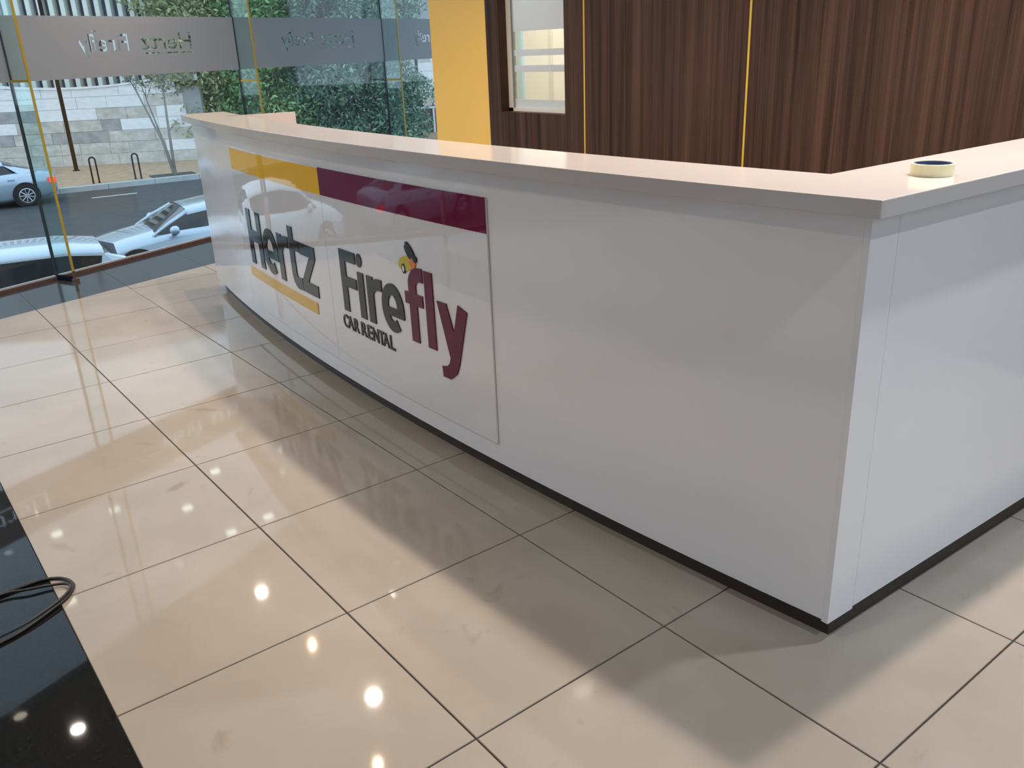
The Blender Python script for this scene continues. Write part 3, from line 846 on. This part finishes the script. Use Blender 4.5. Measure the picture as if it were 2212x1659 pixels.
for x, y, nm in ((2.3, -3.80, 'just outside the counter return'), (1.2, -5.0, 'right behind the viewer')):
    downlight(x, y, 'lamp_lit', P_COOL, COOL, 'cool white round ceiling downlight, ' + nm)
ol = empty('office_lamp', (4.2, 0.9, CEIL), 'square ceiling lamp of the back office', 'ceiling lamp')
MB().box(4.0, 4.4, 0.6, 1.2, CEIL - 0.03, CEIL).build('lamp_body', M['lamp_trim'], ol)
l = area_light('office_light', (4.2, 0.9, CEIL - 0.05), 34, (1, 0.97, 0.92), 0.5, ol)
# square lamps under the outside canopy
SQ = [(1.475, 5.999, 'mirrored alone on the middle left tile'), (0.804, 5.862, 'mirrored left, just below the tile joint'), (0.692, 6.512, 'mirrored furthest left on the tiles'), (2.772, 6.174, 'mirrored highest up on the tiles'),
      (2.818, 4.568, 'mirrored furthest right on the tiles'), (2.352, 4.516, 'mirrored on the tile joint left of the rightmost'), (0.609, 4.313, 'mirrored beside the cable loop'), (2.163, 5.438, 'mirrored faintly between the others')]
for px, py, nm in SQ:
    sq = empty('canopy_lamp', (px, py, 3.6), 'small square canopy lamp outside, ' + nm, 'ceiling lamp', 'square lamps under the canopy')
    MB().box(px - 0.07, px + 0.07, py - 0.07, py + 0.07, 3.585, 3.6).build('housing', M['lamp_trim'], sq)
    MB().box(px - 0.055, px + 0.055, py - 0.055, py + 0.055, 3.58, 3.585).build('lens', M['lamp_square'], sq)
# ------------------------------------------------------------------ street
gr = MB().add([(-90, -70, STREET), (120, -70, STREET), (120, 120, STREET), (-90, 120, STREET)], [(0, 1, 2, 3)]).build('street', M['asphalt'])
tag(gr, 'grey asphalt street outside below the glass', kind='structure')
KD = Vector((0.9932, -0.1166, 0)); KN = Vector((0.1166, 0.9932, 0)); K0 = Vector((5.63, 27.7, 0))
kb = empty('kerb', tuple(K0 + ZV * STREET), 'pale concrete kerb along the far pavement', kind='structure')
for i in range(-6, 24):
    MB().obox(K0, KD, KN, ZV, (i * 1.5 + 0.006, i * 1.5 + 1.494), (0.0, 0.32), (STREET, WALK + 0.01)).build('kerb_stone', M['kerb'], kb)
tag(MB().obox(K0, KD, KN, ZV, (-40, 60), (0.32, 30), (STREET, WALK)).build('pavement', M['pave']), 'tan paved pavement across the street', kind='structure')
ln = MB().obox((6.14, 25.72, 0), KD, KN, ZV, (0, 1.35), (-0.06, 0.06), (STREET, STREET + 0.006)).build('lane_mark', M['paint_line'])
tag(ln, 'single white painted dash on the asphalt lane', 'road marking')

# travertine wall, built block by block
WA = Vector((5.26, 36.2, 0)); WB = Vector((11.6, 32.15, 0))
WD = (WB - WA).normalized(); WNn = Vector((WD.y, -WD.x, 0))       # towards the street
sw = empty('stone_wall', tuple(WA + ZV * WALK), 'light travertine block wall across the street', 'wall')
def wtop(t):       # height of the wall's sagging top along its length
    x = t
    return 0.56 + 0.022 * (x - 3.3) ** 2 * (1 if x < 3.3 else 0.9)
CH = 0.435
MB().obox(WA, WD, WNn, ZV, (-6, 8.2), (-0.45, -0.03), (STREET, 0.5)).build('core', M['mortar'], sw)
pat = random.Random(3)
for r in range(8):
    t = -6 + pat.uniform(-1, 0)
    z0 = WALK + r * CH
    while t < 7.0:
        ln_ = pat.choice([0.75, 1.15, 1.45, 1.8])
        t1 = t + ln_
        za, zb = min(z0 + CH, wtop(t)), min(z0 + CH, wtop(t1))
        if r == 7: za, zb = wtop(t), wtop(t1)
        if za > z0 + 0.03 and zb > z0 + 0.03:
            p = r / 7.0
            u = pat.random()
            mt = 'stone_w' if u < (0.12 + 0.85 * max(0, p - 0.35) / 0.5) else ('stone_g' if u > 0.93 else 'stone_t')
            d = pat.uniform(-0.008, 0.008); e = 0.006
            A = WA + WD * (t + e); B = WA + WD * (t1 - e)
            V = []
            for off in (-0.06, 0.0 + d):
                for q, zt in ((A, za), (B, zb)):
                    for z in (z0 + e, zt - e if zt >= z0 + CH - 1e-6 else zt):
                        V.append(q + WNn * off + ZV * z)
            MB().add(V, [(0, 1, 3, 2), (4, 6, 7, 5), (0, 4, 5, 1), (2, 3, 7, 6), (1, 5, 7, 3), (0, 2, 6, 4)]).build('block', M[mt], sw)
        t = t1
cp = []
V = []; F = []
nn = 40
for i in range(nn + 1):
    t = -6 + 14.2 * i / nn
    q = WA + WD * t
    for o_, dz in ((-0.5, 0.0), (0.05, 0.0), (0.05, 0.07), (-0.5, 0.07)):
        V.append(q + WNn * o_ + ZV * (wtop(t) + dz))
for i in range(nn):
    for k in range(4): F.append((4 * i + k, 4 * i + (k + 1) % 4, 4 * i + 4 + (k + 1) % 4, 4 * i + 4 + k))
MB().add(V, F).build('coping', M['stone_w'], sw)

# building with white upright fins above the wall
fb_ = empty('finned_building', tuple(WA - WNn * 1.2 + ZV * 0.4), 'dark blue building front with rows of white upright fins above the stone wall', 'building')
MB().obox(WA, WD, WNn, ZV, (-9, 7.2), (-2.2, -1.9), (STREET, 4.8)).build('facade_wall', M['fin_back'], fb_)
MB().obox(WA, WD, WNn, ZV, (-9, 7.2), (-2.2, -1.4), (4.8, 10)).build('upper_wall', M['upper_wall'], fb_)
finm = None
for i in range(-16, 16):
    t = i * 0.435
    o = MB().obox(WA, WD, WNn, ZV, (t, t + 0.17), (-1.9, -1.45), (0.2, 4.8)).build('fin', M['fin_white'], fb_) if finm is None else finm.copy()
    if finm is None: finm = o; t0f = t
    else:
        COL.objects.link(o); o.parent = fb_; o.location = WD * (t - t0f)

# building part with gate on the right
gb = empty('gate_building', (22.6, 33.0, WALK), 'white stone building corner with a brown panelled gate', 'building')
MB().box(22.05, 30, 33.15, 33.6, STREET - 0.4, 6).build('wall_core', M['mortar'], gb)
pat = random.Random(11)
for r in range(9):
    z0 = -1.1 + r * 0.40
    x = 22.05
    while x < 29.5:
        l_ = pat.choice([0.8, 1.1, 1.5, 1.9])
        MB().box(x + 0.006, min(x + l_, 30) - 0.006, 33.05 + pat.uniform(-0.006, 0.006), 33.16, z0 + 0.005, z0 + 0.395).build('block', M['stone_w' if pat.random() < 0.72 else 'stone_t'], gb)
        x += l_
MB().box(22.05, 30, 33.0, 33.16, -2.62, -2.50).build('gate_rail', M['gate_white'], gb)
MB().box(22.05, 30, 32.98, 33.16, -1.22, -1.12).build('gate_rail', M['gate_white'], gb)
for k in range(9):
    x = 22.46 + k * 0.72
    MB().box(x - 0.055, x + 0.055, 33.0, 33.10, -2.6, -1.15).build('gate_post', M['gate_white'], gb)
    MB().box(x + 0.055, x + 0.665, 33.06, 33.12, -2.5, -1.2).build('gate_panel', M['gate_brown'], gb)
MB().box(21.70, 22.03, 32.9, 33.3, STREET - 0.4, -1.28).build('gate_pillar', M['gate_white'], gb)
MB().box(22.05, 30, 32.8, 33.16, -3.0, -2.62).build('low_wall', M['stone_w'], gb)
for x, z, nm in ((22.76, -1.02, 'leftmost, beside the camera pole'), (23.37, -1.02, 'middle one of three'), (24.01, -1.04, 'rightmost, beside the yellow wall')):
    lm = empty('wall_lamp', (x, 33.0, z), 'small round white lamp above the brown gate, ' + nm, 'lamp', 'round lamps above the gate')
    MB().lathe((x, 33.05, z), (0, -1, 0), [(0.06, 0), (0.10, 0.02), (0.105, 0.06), (0.08, 0.10), (0.001, 0.115)], 14).build('globe', M['gate_white'], lm, smooth=True)
    MB().lathe((x, 33.05, z), (0, -1, 0), [(0.12, -0.01), (0.125, 0.03), (0.107, 0.035)], 14).build('collar', M['tail_dull'], lm)
sl_ = MB().box(20.6, 22.02, 34.2, 36, -0.34, -0.08).build('teal_ledge', M['teal_slab']); tag(sl_, 'teal horizontal ledge beside the white stone wall', 'ledge')
# poles
def pole(name, x, y, z0, z1, r, label, tilt=(0, 0)):
    p = empty(name, (x, y, z0), label, 'pole')
    MB().tube([(x, y, z0), (x + tilt[0], y + tilt[1], z1)], [r, r * 0.85], 12).build('shaft', M['dark_metal'], p, smooth=True)
    MB().lathe((x, y, z0), (0, 0, 1), [(0.001, 0), (r * 1.7, 0), (r * 1.7, 0.03), (r, 0.05)], 12).build('base_flange', M['dark_metal'], p)
    return p
pole('street_pole', 7.33, 32.88, WALK, 7.0, 0.075, 'tall dark street pole in front of the stone wall')
cpole = pole('camera_pole', 22.16, 31.5, STREET, 5.5, 0.075, 'dark pole carrying two boxy cameras by the gate building')
for sx, tl in ((-0.27, 0.55), (0.16, -0.55)):
    z = 0.13
    m = MB()
    ex = Vector((math.cos(tl), 0, math.sin(tl))); ez = Vector((-math.sin(tl), 0, math.cos(tl)))
    m.obox((22.24 + sx, 31.45, z), ex, Vector((0, 1, 0)), ez, (-0.11, 0.11), (-0.12, 0.12), (-0.19, 0.19))
    hd = m.build('camera_head', M['dark_metal'], cpole)
    MB().tube([(22.2, 31.5, z + 0.12), (22.24 + sx, 31.45, z + 0.15)], 0.025, 6).build('bracket', M['dark_metal'], hd)
# hoop bollards
def hoop(x, y, label):
    h = empty('hoop_bollard', (x, y, WALK), label, 'bollard', 'hoop bollards on the far pavement')
    w = 0.095; H = 0.86
    pts = [(x - w * KD.x, y - w * KD.y, WALK), (x - w * KD.x, y - w * KD.y, WALK + H - w)]
    for i in range(1, 8):
        a = PI - PI * i / 8
        pts.append((x + w * math.cos(a) * KD.x, y + w * math.cos(a) * KD.y, WALK + H - w + w * math.sin(a)))
    pts += [(x + w * KD.x, y + w * KD.y, WALK + H - w), (x + w * KD.x, y + w * KD.y, WALK)]
    MB().tube(pts, 0.028, 8).build('hoop', M['dark_metal'], h, smooth=True)
    for s in (-1, 1):
        MB().lathe((x + s * w * KD.x, y + s * w * KD.y, WALK), (0, 0, 1), [(0.001, 0.0), (0.05, 0), (0.05, 0.012), (0.028, 0.015)], 10).build('foot_plate', M['dark_metal'], h)
hoop(6.92, 28.2, 'dark hoop bollard on the pavement nearer the street pole')
hoop(8.26, 28.0, 'dark hoop bollard on the pavement nearer the young tree')

# ------------------------------------------------------------------ trees
def foliage(mb, rng, blobs, n, size):
    tot = sum(b[3] * b[4] * b[5] for b in blobs)
    for (bx, by, bz, rx, ry, rz) in blobs:
        k = int(n * rx * ry * rz / tot)
        for _ in range(k):
            while True:
                p = Vector((rng.uniform(-1, 1), rng.uniform(-1, 1), rng.uniform(-1, 1)))
                if 0.25 < p.length < 1: break
            c = Vector((bx + p.x * rx, by + p.y * ry, bz + p.z * rz))
            s = size * rng.uniform(0.6, 1.3)
            a = Vector((rng.gauss(0, 1), rng.gauss(0, 1), rng.gauss(-0.4, 0.8))).normalized()
            b = a.orthogonal().normalized()
            b = (b * math.cos(rng.uniform(0, 6.28)) + a.cross(b) * math.sin(rng.uniform(0, 6.28))).normalized()
            mb.add([c - a * s, c + b * s * 0.38, c + a * s, c - b * s * 0.38], [(0, 1, 2, 3)])
def tree(name, x, y, z0, label, blobs, n, size, leaf, trunk, bark, seed, branches=()):
    rng = random.Random(seed)
    t = empty(name, (x, y, z0), label, 'tree', 'trees across the street')
    MB().tube(trunk[0], trunk[1], 9).build('trunk', M[bark], t, smooth=True)
    for pts, r in branches:
        MB().tube(pts, r, 7).build('branch', M[bark], t, smooth=True)
    m = MB(); foliage(m, rng, blobs, n, size)
    f = m.build('foliage', M[leaf], t); f['kind'] = 'stuff'
    return t
def big_tree(x, y, label, h, seed, leaf, n=7000, spread=2.2, low=-1.0, size=0.115):
    n = int(n * 1.9)
    rng = random.Random(seed)
    top = WALK + h
    blobs = []; br = []
    for i in range(20):
        a = rng.uniform(0, 2 * PI); r = spread * math.sqrt(rng.uniform(0.02, 0.8))
        z = low + (top - 0.8 - low) * ((i * 0.382) % 1.0)
        blobs.append((x + r * math.cos(a), y + r * math.sin(a) * 0.8, z, rng.uniform(0.9, 1.5), rng.uniform(0.9, 1.4), rng.uniform(0.7, 1.3)))
        if i < 6: br.append(([(x, y, WALK + 0.8 + 0.25 * i), (x + 0.5 * r * math.cos(a), y + 0.4 * r * math.sin(a), (z + WALK + 1 + 0.25 * i) / 2 + 0.3), (blobs[-1][0], blobs[-1][1], z)], [0.11, 0.07, 0.025]))
    return tree('street_tree', x, y, WALK, label, blobs, n, size, leaf,
                ([(x, y, WALK), (x + 0.08, y, WALK + 1.4), (x - 0.05, y + 0.1, WALK + 3.2), (x, y, top - 1.2)], [0.22, 0.17, 0.12, 0.04]), 'bark', seed, br)
big_tree(12.3, 33.3, 'olive green tree behind the far end of the counter, next to the stone wall', 7.4, 21, 'leaf_c', 8500, 1.4, -1.2)
big_tree(15.0, 31.8, 'green tree between the olive tree and the dark broad tree', 8.0, 22, 'leaf_a', 9000, 1.5, -1.6)
big_tree(17.6, 31.0, 'dark broad tree filling the middle of the glass', 8.2, 23, 'leaf_b', 12000, 1.6, -2.0)
big_tree(20.2, 30.6, 'dense dark tree left of the gate building', 7.4, 24, 'leaf_b', 9000, 1.1, -2.0)
big_tree(18.6, 36.2, 'tall green tree rising behind the two dark trees', 9.0, 25, 'leaf_a', 9000, 2.2, 0.0)
big_tree(24.6, 38.5, 'tree rising above the white gate building', 10.0, 26, 'leaf_b', 9000, 2.2, 2.8)
big_tree(14.2, 37.0, 'green tree high above the end of the stone wall', 9.5, 27, 'leaf_a', 9000, 2.2, 1.2)
# pale office block far behind the trees
ob_ = empty('office_block', (20, 46, WALK), 'pale office block glimpsed far behind the trees', 'building')
MB().box(8, 44, 46, 48, STREET, 14).build('facade_wall', M['stone_w'], ob_)
for r in range(4):
    for k in range(11):
        MB().box(9.2 + k * 3.0, 11.2 + k * 3.0, 45.9, 46.05, -0.8 + r * 3.2, 1.0 + r * 3.2).build('window_pane', M['car_glass'], ob_)
# second group of fins beside the gate building
sf = empty('fin_screen', (20.9, 37.0, WALK), 'pale upright fins beside the white stone wall of the gate building', 'screen')
for k in range(7):
    MB().box(20.2 + k * 0.5, 20.4 + k * 0.5, 36.9, 37.1, -0.08, 3.0).build('fin', M['fin_white'], sf)
MB().box(20.0, 23.4, 37.1, 37.2, -0.08, 3.0).build('back_board', M['fin_back'], sf)
# young multi-stemmed tree at the kerb
sx, sy = 9.42, 27.75
rng = random.Random(5)
stems = [[(sx, sy, WALK), (sx - 0.20, sy, WALK + 1.2), (sx - 0.75, sy + 0.05, WALK + 2.9), (sx - 1.15, sy + 0.1, WALK + 3.9)],
         [(sx + 0.03, sy, WALK), (sx - 0.12, sy + 0.1, WALK + 1.1), (sx - 0.45, sy + 0.1, WALK + 2.6), (sx - 0.65, sy + 0.2, WALK + 3.8)],
         [(sx + 0.05, sy + 0.02, WALK), (sx + 0.06, sy - 0.05, WALK + 1.4), (sx + 0.10, sy - 0.1, WALK + 2.8), (sx + 0.02, sy - 0.1, WALK + 4.0)]]
twigs = [([(sx + 0.06, sy - 0.05, WALK + 1.5), (sx + 0.35, sy, WALK + 1.75), (sx + 0.50, sy, WALK + 1.95)], [0.018, 0.012, 0.006])]
for k in range(9):
    b0 = Vector(stems[k % 3][2]); 
    twigs.append(([tuple(b0 + Vector((0, 0, 0.1 * (k // 3)))), tuple(b0 + Vector((rng.uniform(-.4, .5), rng.uniform(-.3, .3), rng.uniform(.3, .8))))], [0.014, 0.005]))
blobs = [(sx - 1.0, sy, WALK + 3.7, 0.55, 0.5, 0.55), (sx - 0.35, sy, WALK + 3.4, 0.6, 0.6, 0.55), (sx + 0.45, sy, WALK + 3.2, 0.6, 0.5, 0.6), (sx + 0.1, sy, WALK + 3.9, 0.7, 0.6, 0.45)]
t = tree('young_tree', sx, sy, WALK, 'young thin-stemmed tree with sparse leaves at the far kerb', blobs, 620, 0.075, 'leaf_d',
         (stems[2], [0.055, 0.045, 0.03, 0.012]), 'bark_pale', 6, [(stems[0], [0.05, 0.04, 0.025, 0.01]), (stems[1], [0.045, 0.035, 0.022, 0.01])] + twigs)
pit = MB().obox((sx, sy, 0), KD, KN, ZV, (-0.75, 0.75), (-0.05, 0.75), (WALK, WALK + 0.012)).build('tree_pit', M['soil'])
tag(pit, 'dark soil square around the foot of the young tree', 'tree pit')

# ------------------------------------------------------------------ cars
def make_car(loc, heading, label, paint, style='sedan', lit=True, sc=1.0):
    """local axes: x forward, y left; built at origin then placed"""
    Lc, Wc = 4.6, 0.90
    root = empty('parked_car' if not lit else 'passing_car', (0, 0, 0), label, 'car', 'cars on the street')
    if style == 'sedan':
        body = [  # x, halfwidth, zlow, zshoulder, ztop
            (2.30, 0.55, 0.32, 0.58, 0.62), (2.22, 0.74, 0.22, 0.64, 0.69), (1.95, 0.84, 0.20, 0.72, 0.79), (1.5, 0.89, 0.19, 0.80, 0.89), (1.0, 0.90, 0.19, 0.87, 0.97),
            (0.6, 0.90, 0.18, 0.92, 0.98), (0.0, 0.905, 0.18, 0.94, 0.98), (-0.8, 0.905, 0.18, 0.96, 1.0), (-1.4, 0.895, 0.19, 0.98, 1.03), (-1.9, 0.86, 0.22, 0.97, 1.03), (-2.2, 0.78, 0.28, 0.92, 0.98), (-2.30, 0.62, 0.40, 0.84, 0.88)]
        gh = [(1.02, 0.70, 0.94, 0.02), (0.38, 0.60, 1.27, 0.03), (-0.35, 0.59, 1.345, 0.03), (-0.95, 0.58, 1.30, 0.03), (-1.75, 0.64, 1.00, 0.02)]
        roof_i = (1, 3)
    else:
        body = [(2.25, 0.58, 0.36, 0.66, 0.72), (2.17, 0.76, 0.26, 0.74, 0.80), (1.9, 0.86, 0.24, 0.84, 0.92), (1.45, 0.90, 0.23, 0.92, 1.02), (1.05, 0.91, 0.22, 0.97, 1.07), (0.6, 0.915, 0.22, 1.0, 1.07),
                (0.0, 0.915, 0.22, 1.02, 1.08), (-0.8, 0.915, 0.22, 1.04, 1.1), (-1.4, 0.91, 0.23, 1.06, 1.1), (-1.8, 0.88, 0.26, 1.07, 1.1), (-2.1, 0.82, 0.32, 1.03, 1.06), (-2.2, 0.70, 0.42, 0.96, 0.99)]
        gh = [(1.12, 0.72, 1.03, 0.02), (0.45, 0.64, 1.46, 0.04), (-0.3, 0.64, 1.56, 0.04), (-1.25, 0.62, 1.54, 0.04), (-1.75, 0.60, 1.47, 0.03), (-2.05, 0.68, 1.08, 0.02)]
        roof_i = (1, 4)
    V = []; F = []
    def section(x, w, zl, zs, zt):
        half = [(0, zl), (w * 0.86, zl), (w * 0.97, zl + 0.10), (w, (zl + zs) / 2 + 0.05), (w * 0.985, zs - 0.10), (w * 0.94, zs - 0.015), (w * 0.86, zs + (zt - zs) * 0.45), (w * 0.5, zt - 0.008), (0, zt)]
        return [(x, y, z) for y, z in half] + [(x, -y, z) for y, z in half[1:-1]][::-1]
    secs = [section(*s) for s in body]
    n = len(secs[0])
    for s in secs: V += s
    for i in range(len(secs) - 1):
        for k in range(n): F.append((i * n + k, i * n + (k + 1) % n, (i + 1) * n + (k + 1) % n, (i + 1) * n + k))
    F += [tuple(range(n)), tuple((len(secs) - 1) * n + k for k in range(n))[::-1]]
    bo = MB().add(V, F).build('body', M[paint], root, smooth=True)
    # glasshouse
    V = []; F = []
    def shoulder(x):
        for a, b in zip(body, body[1:]):
            if b[0] <= x <= a[0]:
                t = (x - a[0]) / (b[0] - a[0]); return a[1] + t * (b[1] - a[1]), a[3] + t * (b[3] - a[3])
        return body[-1][1], body[-1][3]
    ends = (gh[0][0], gh[-1][0])
    G = []
    for j, (x, wt, zr, cr) in enumerate(gh):
        w, zs = shoulder(x)
        G.append([(x, w * 0.90, zs - 0.02 if 0 < j < len(gh) - 1 else zr - 0.02), (x, wt + 0.03, zr - 0.05), (x, wt * 0.9, zr), (x, wt * 0.45, zr + cr), (x, -wt * 0.45, zr + cr), (x, -wt * 0.9, zr), (x, -wt - 0.03, zr - 0.05), (x, -w * 0.90, zs - 0.02 if 0 < j < len(gh) - 1 else zr - 0.02)])
    n = 8
    for s in G: V += s
    for i in range(len(G) - 1):
        for k in range(n - 1): F.append((i * n + k, i * n + k + 1, (i + 1) * n + k + 1, (i + 1) * n + k))
    MB().add(V, F).build('windows', M['car_glass'], root, smooth=False)
    # roof shell over the middle stations, with side rails
    V = []; F = []
    R = []
    a, b = roof_i
    for j in range(a, b + 1):
        x, wt, zr, cr = gh[j]
        R.append([(x, wt + 0.055, zr - 0.085), (x, wt + 0.05, zr - 0.035), (x, wt * 0.92, zr + 0.014), (x, wt * 0.45, zr + cr + 0.014), (x, -wt * 0.45, zr + cr + 0.014), (x, -wt * 0.92, zr + 0.014), (x, -wt - 0.05, zr - 0.035), (x, -wt - 0.055, zr - 0.085)])
    for s in R: V += s
    for i in range(len(R) - 1):
        for k in range(n - 1): F.append((i * n + k, i * n + k + 1, (i + 1) * n + k + 1, (i + 1) * n + k))
    MB().add(V, F).build('roof', M[paint], root, smooth=True)
    for s in (-1, 1):
        x0, w0, z0, _ = gh[0]; x1, w1, z1, _ = gh[1]
        w, zs = shoulder(x0)
        MB().tube([(x0 + 0.05, s * w * 0.86, zs + 0.0), ((x0 + x1) / 2 + 0.05, s * (w * 0.86 + w1) / 2 * 1.02, (zs + z1) / 2 + 0.0), (x1, s * (w1 + 0.02), z1 - 0.03)], [0.05, 0.038, 0.045], 6).build('front_pillar', M[paint], root, smooth=True)
        x2, w2, z2, _ = gh[-2]; x3 = gh[-1][0]
        w, zs = shoulder(x3)
        wm, zm = shoulder(x2)
        MB().add([(x2 + 0.02, s * (w2 + 0.045), z2 - 0.05), (x2 - 0.28, s * (w2 + 0.04), z2 - 0.17), (x3 - 0.02, s * w * 0.92, zs + 0.02), (x3 + 0.45, s * wm * 0.94, zm - 0.01),
                  (x2 + 0.02, s * (w2 - 0.03), z2 - 0.04), (x2 - 0.28, s * (w2 - 0.05), z2 - 0.15), (x3 - 0.02, s * w * 0.8, zs + 0.04), (x3 + 0.45, s * wm * 0.85, zm - 0.01)],
                 [(0, 1, 2, 3), (4, 7, 6, 5), (0, 4, 5, 1), (1, 5, 6, 2), (2, 6, 7, 3), (3, 7, 4, 0)]).build('rear_pillar', M[paint], root)
        wb_, zb_ = shoulder(-0.2)
        wr_ = gh[2][1]; zr_ = gh[2][2]
        MB().tube([(-0.22, s * (wb_ * 0.905), zb_), (-0.25, s * (wr_ + 0.035), zr_ - 0.06)], 0.022, 6).build('middle_pillar', M['tyre'], root)
        # mirror
        xm = gh[0][0] - 0.30
        wm2, zm2 = shoulder(xm)
        mir = MB().lathe((xm, s * (wm2 + 0.11), zm2 + 0.08), (1, 0, 0), [(0.001, -0.085), (0.06, -0.075), (0.085, -0.03), (0.08, 0.03), (0.05, 0.075), (0.001, 0.09)], 10).build('mirror', M[paint], root, smooth=True)
        MB().box(xm - 0.03, xm + 0.03, min(s * (wm2 - 0.06), s * (wm2 + 0.08)), max(s * (wm2 - 0.06), s * (wm2 + 0.08)), zm2 - 0.02, zm2 + 0.03).build('mirror_arm', M['tyre'], mir)
        for xh in (-0.05, -1.05):
            MB().box(xh - 0.10, xh + 0.10, min(s * 0.885, s * 0.93), max(s * 0.885, s * 0.93), 0.80, 0.835).build('door_handle', M[paint], root)
        # lamps
        w_, _ = shoulder(-2.12)
        dz = -0.17 if lit else 0.0
        MB().add([(-2.06, s * (w_ + 0.075), 0.80 + dz), (-2.06, s * (w_ + 0.07), 0.97 + dz), (-2.26, s * (w_ - 0.03), 0.95 + dz), (-2.29, s * (w_ - 0.04), 0.80 + dz), (-2.2, s * (w_ - 0.25), 0.8 + dz), (-2.2, s * (w_ - 0.25), 0.95 + dz)],
                 [(0, 1, 2, 3), (3, 2, 5, 4), (1, 0, 4, 5)]).build('tail_lamp', M['tail_red' if lit else 'tail_dull'], root)
        MB().add([(1.98, s * 0.845, 0.58), (1.90, s * 0.835, 0.72), (2.20, s * 0.74, 0.68), (2.25, s * 0.70, 0.56), (2.0, s * 0.6, 0.6), (2.0, s * 0.6, 0.7)],
                 [(0, 1, 2, 3), (3, 2, 5, 4), (1, 0, 4, 5)]).build('head_lamp', M['head'], root)
        for xw in (1.42, -1.38):
            yo = s * 0.905
            MB().lathe((xw, s * 0.70, 0.335), (0, s, 0), [(0.0, 0.0), (0.385, 0.0), (0.385, 0.213), (0.0, 0.213)], 28).build('wheel_arch', M['tyre'], root)
            wh = MB().lathe((xw, s * 0.70, 0.325), (0, s, 0), [(0.21, 0.02), (0.30, 0.02), (0.325, 0.05), (0.325, 0.19), (0.30, 0.222), (0.225, 0.222), (0.215, 0.19)], 28).build('wheel', M['tyre'], root, smooth=True)
            rim = MB().lathe((xw, s * 0.70, 0.325), (0, s, 0), [(0.225, 0.216), (0.20, 0.224), (0.192, 0.216)], 28)
            rim.lathe((xw, s * 0.70, 0.325), (0, s, 0), [(0.05, 0.214), (0.045, 0.226), (0.001, 0.228)], 12)
            for q in range(9):
                an = 2 * PI * q / 9
                rim.tube([(xw + 0.04 * math.cos(an), s * 0.922, 0.325 + 0.04 * math.sin(an)), (xw + 0.205 * math.cos(an), s * 0.921, 0.325 + 0.205 * math.sin(an))], [0.02, 0.015], 5)
            rim.build('rim', M['alloy'], wh)
    root.location = loc
    root.rotation_euler = (0, 0, heading)
    root.scale = (sc, sc, sc)
    return root
HD = PI - 0.08
make_car((5.40, 13.25, STREET), HD, 'silver sedan parked beyond the glass with its windscreen facing left', 'silver', 'sedan', lit=False, sc=1.0)
make_car((0.92, 9.75, STREET), HD - 0.03, 'pale silver hatchback with its roof just outside the glass at lower left', 'silver2', 'hatch', lit=False, sc=1.0)
make_car((3.0, 26.55, STREET), HD + 0.04, 'silver sedan with a lit red tail lamp driving on the far lane', 'silver', 'sedan', lit=True, sc=1.0)
make_car((-2.1, 13.6, STREET), HD, 'white car standing further left in the street, mirrored in the sign', 'car_white', 'hatch', lit=True, sc=1.0)
make_car((-8.0, 13.9, STREET), HD, 'silver car ahead of the white one, only its tail lamp mirrored in the sign', 'silver', 'sedan', lit=True, sc=1.0)
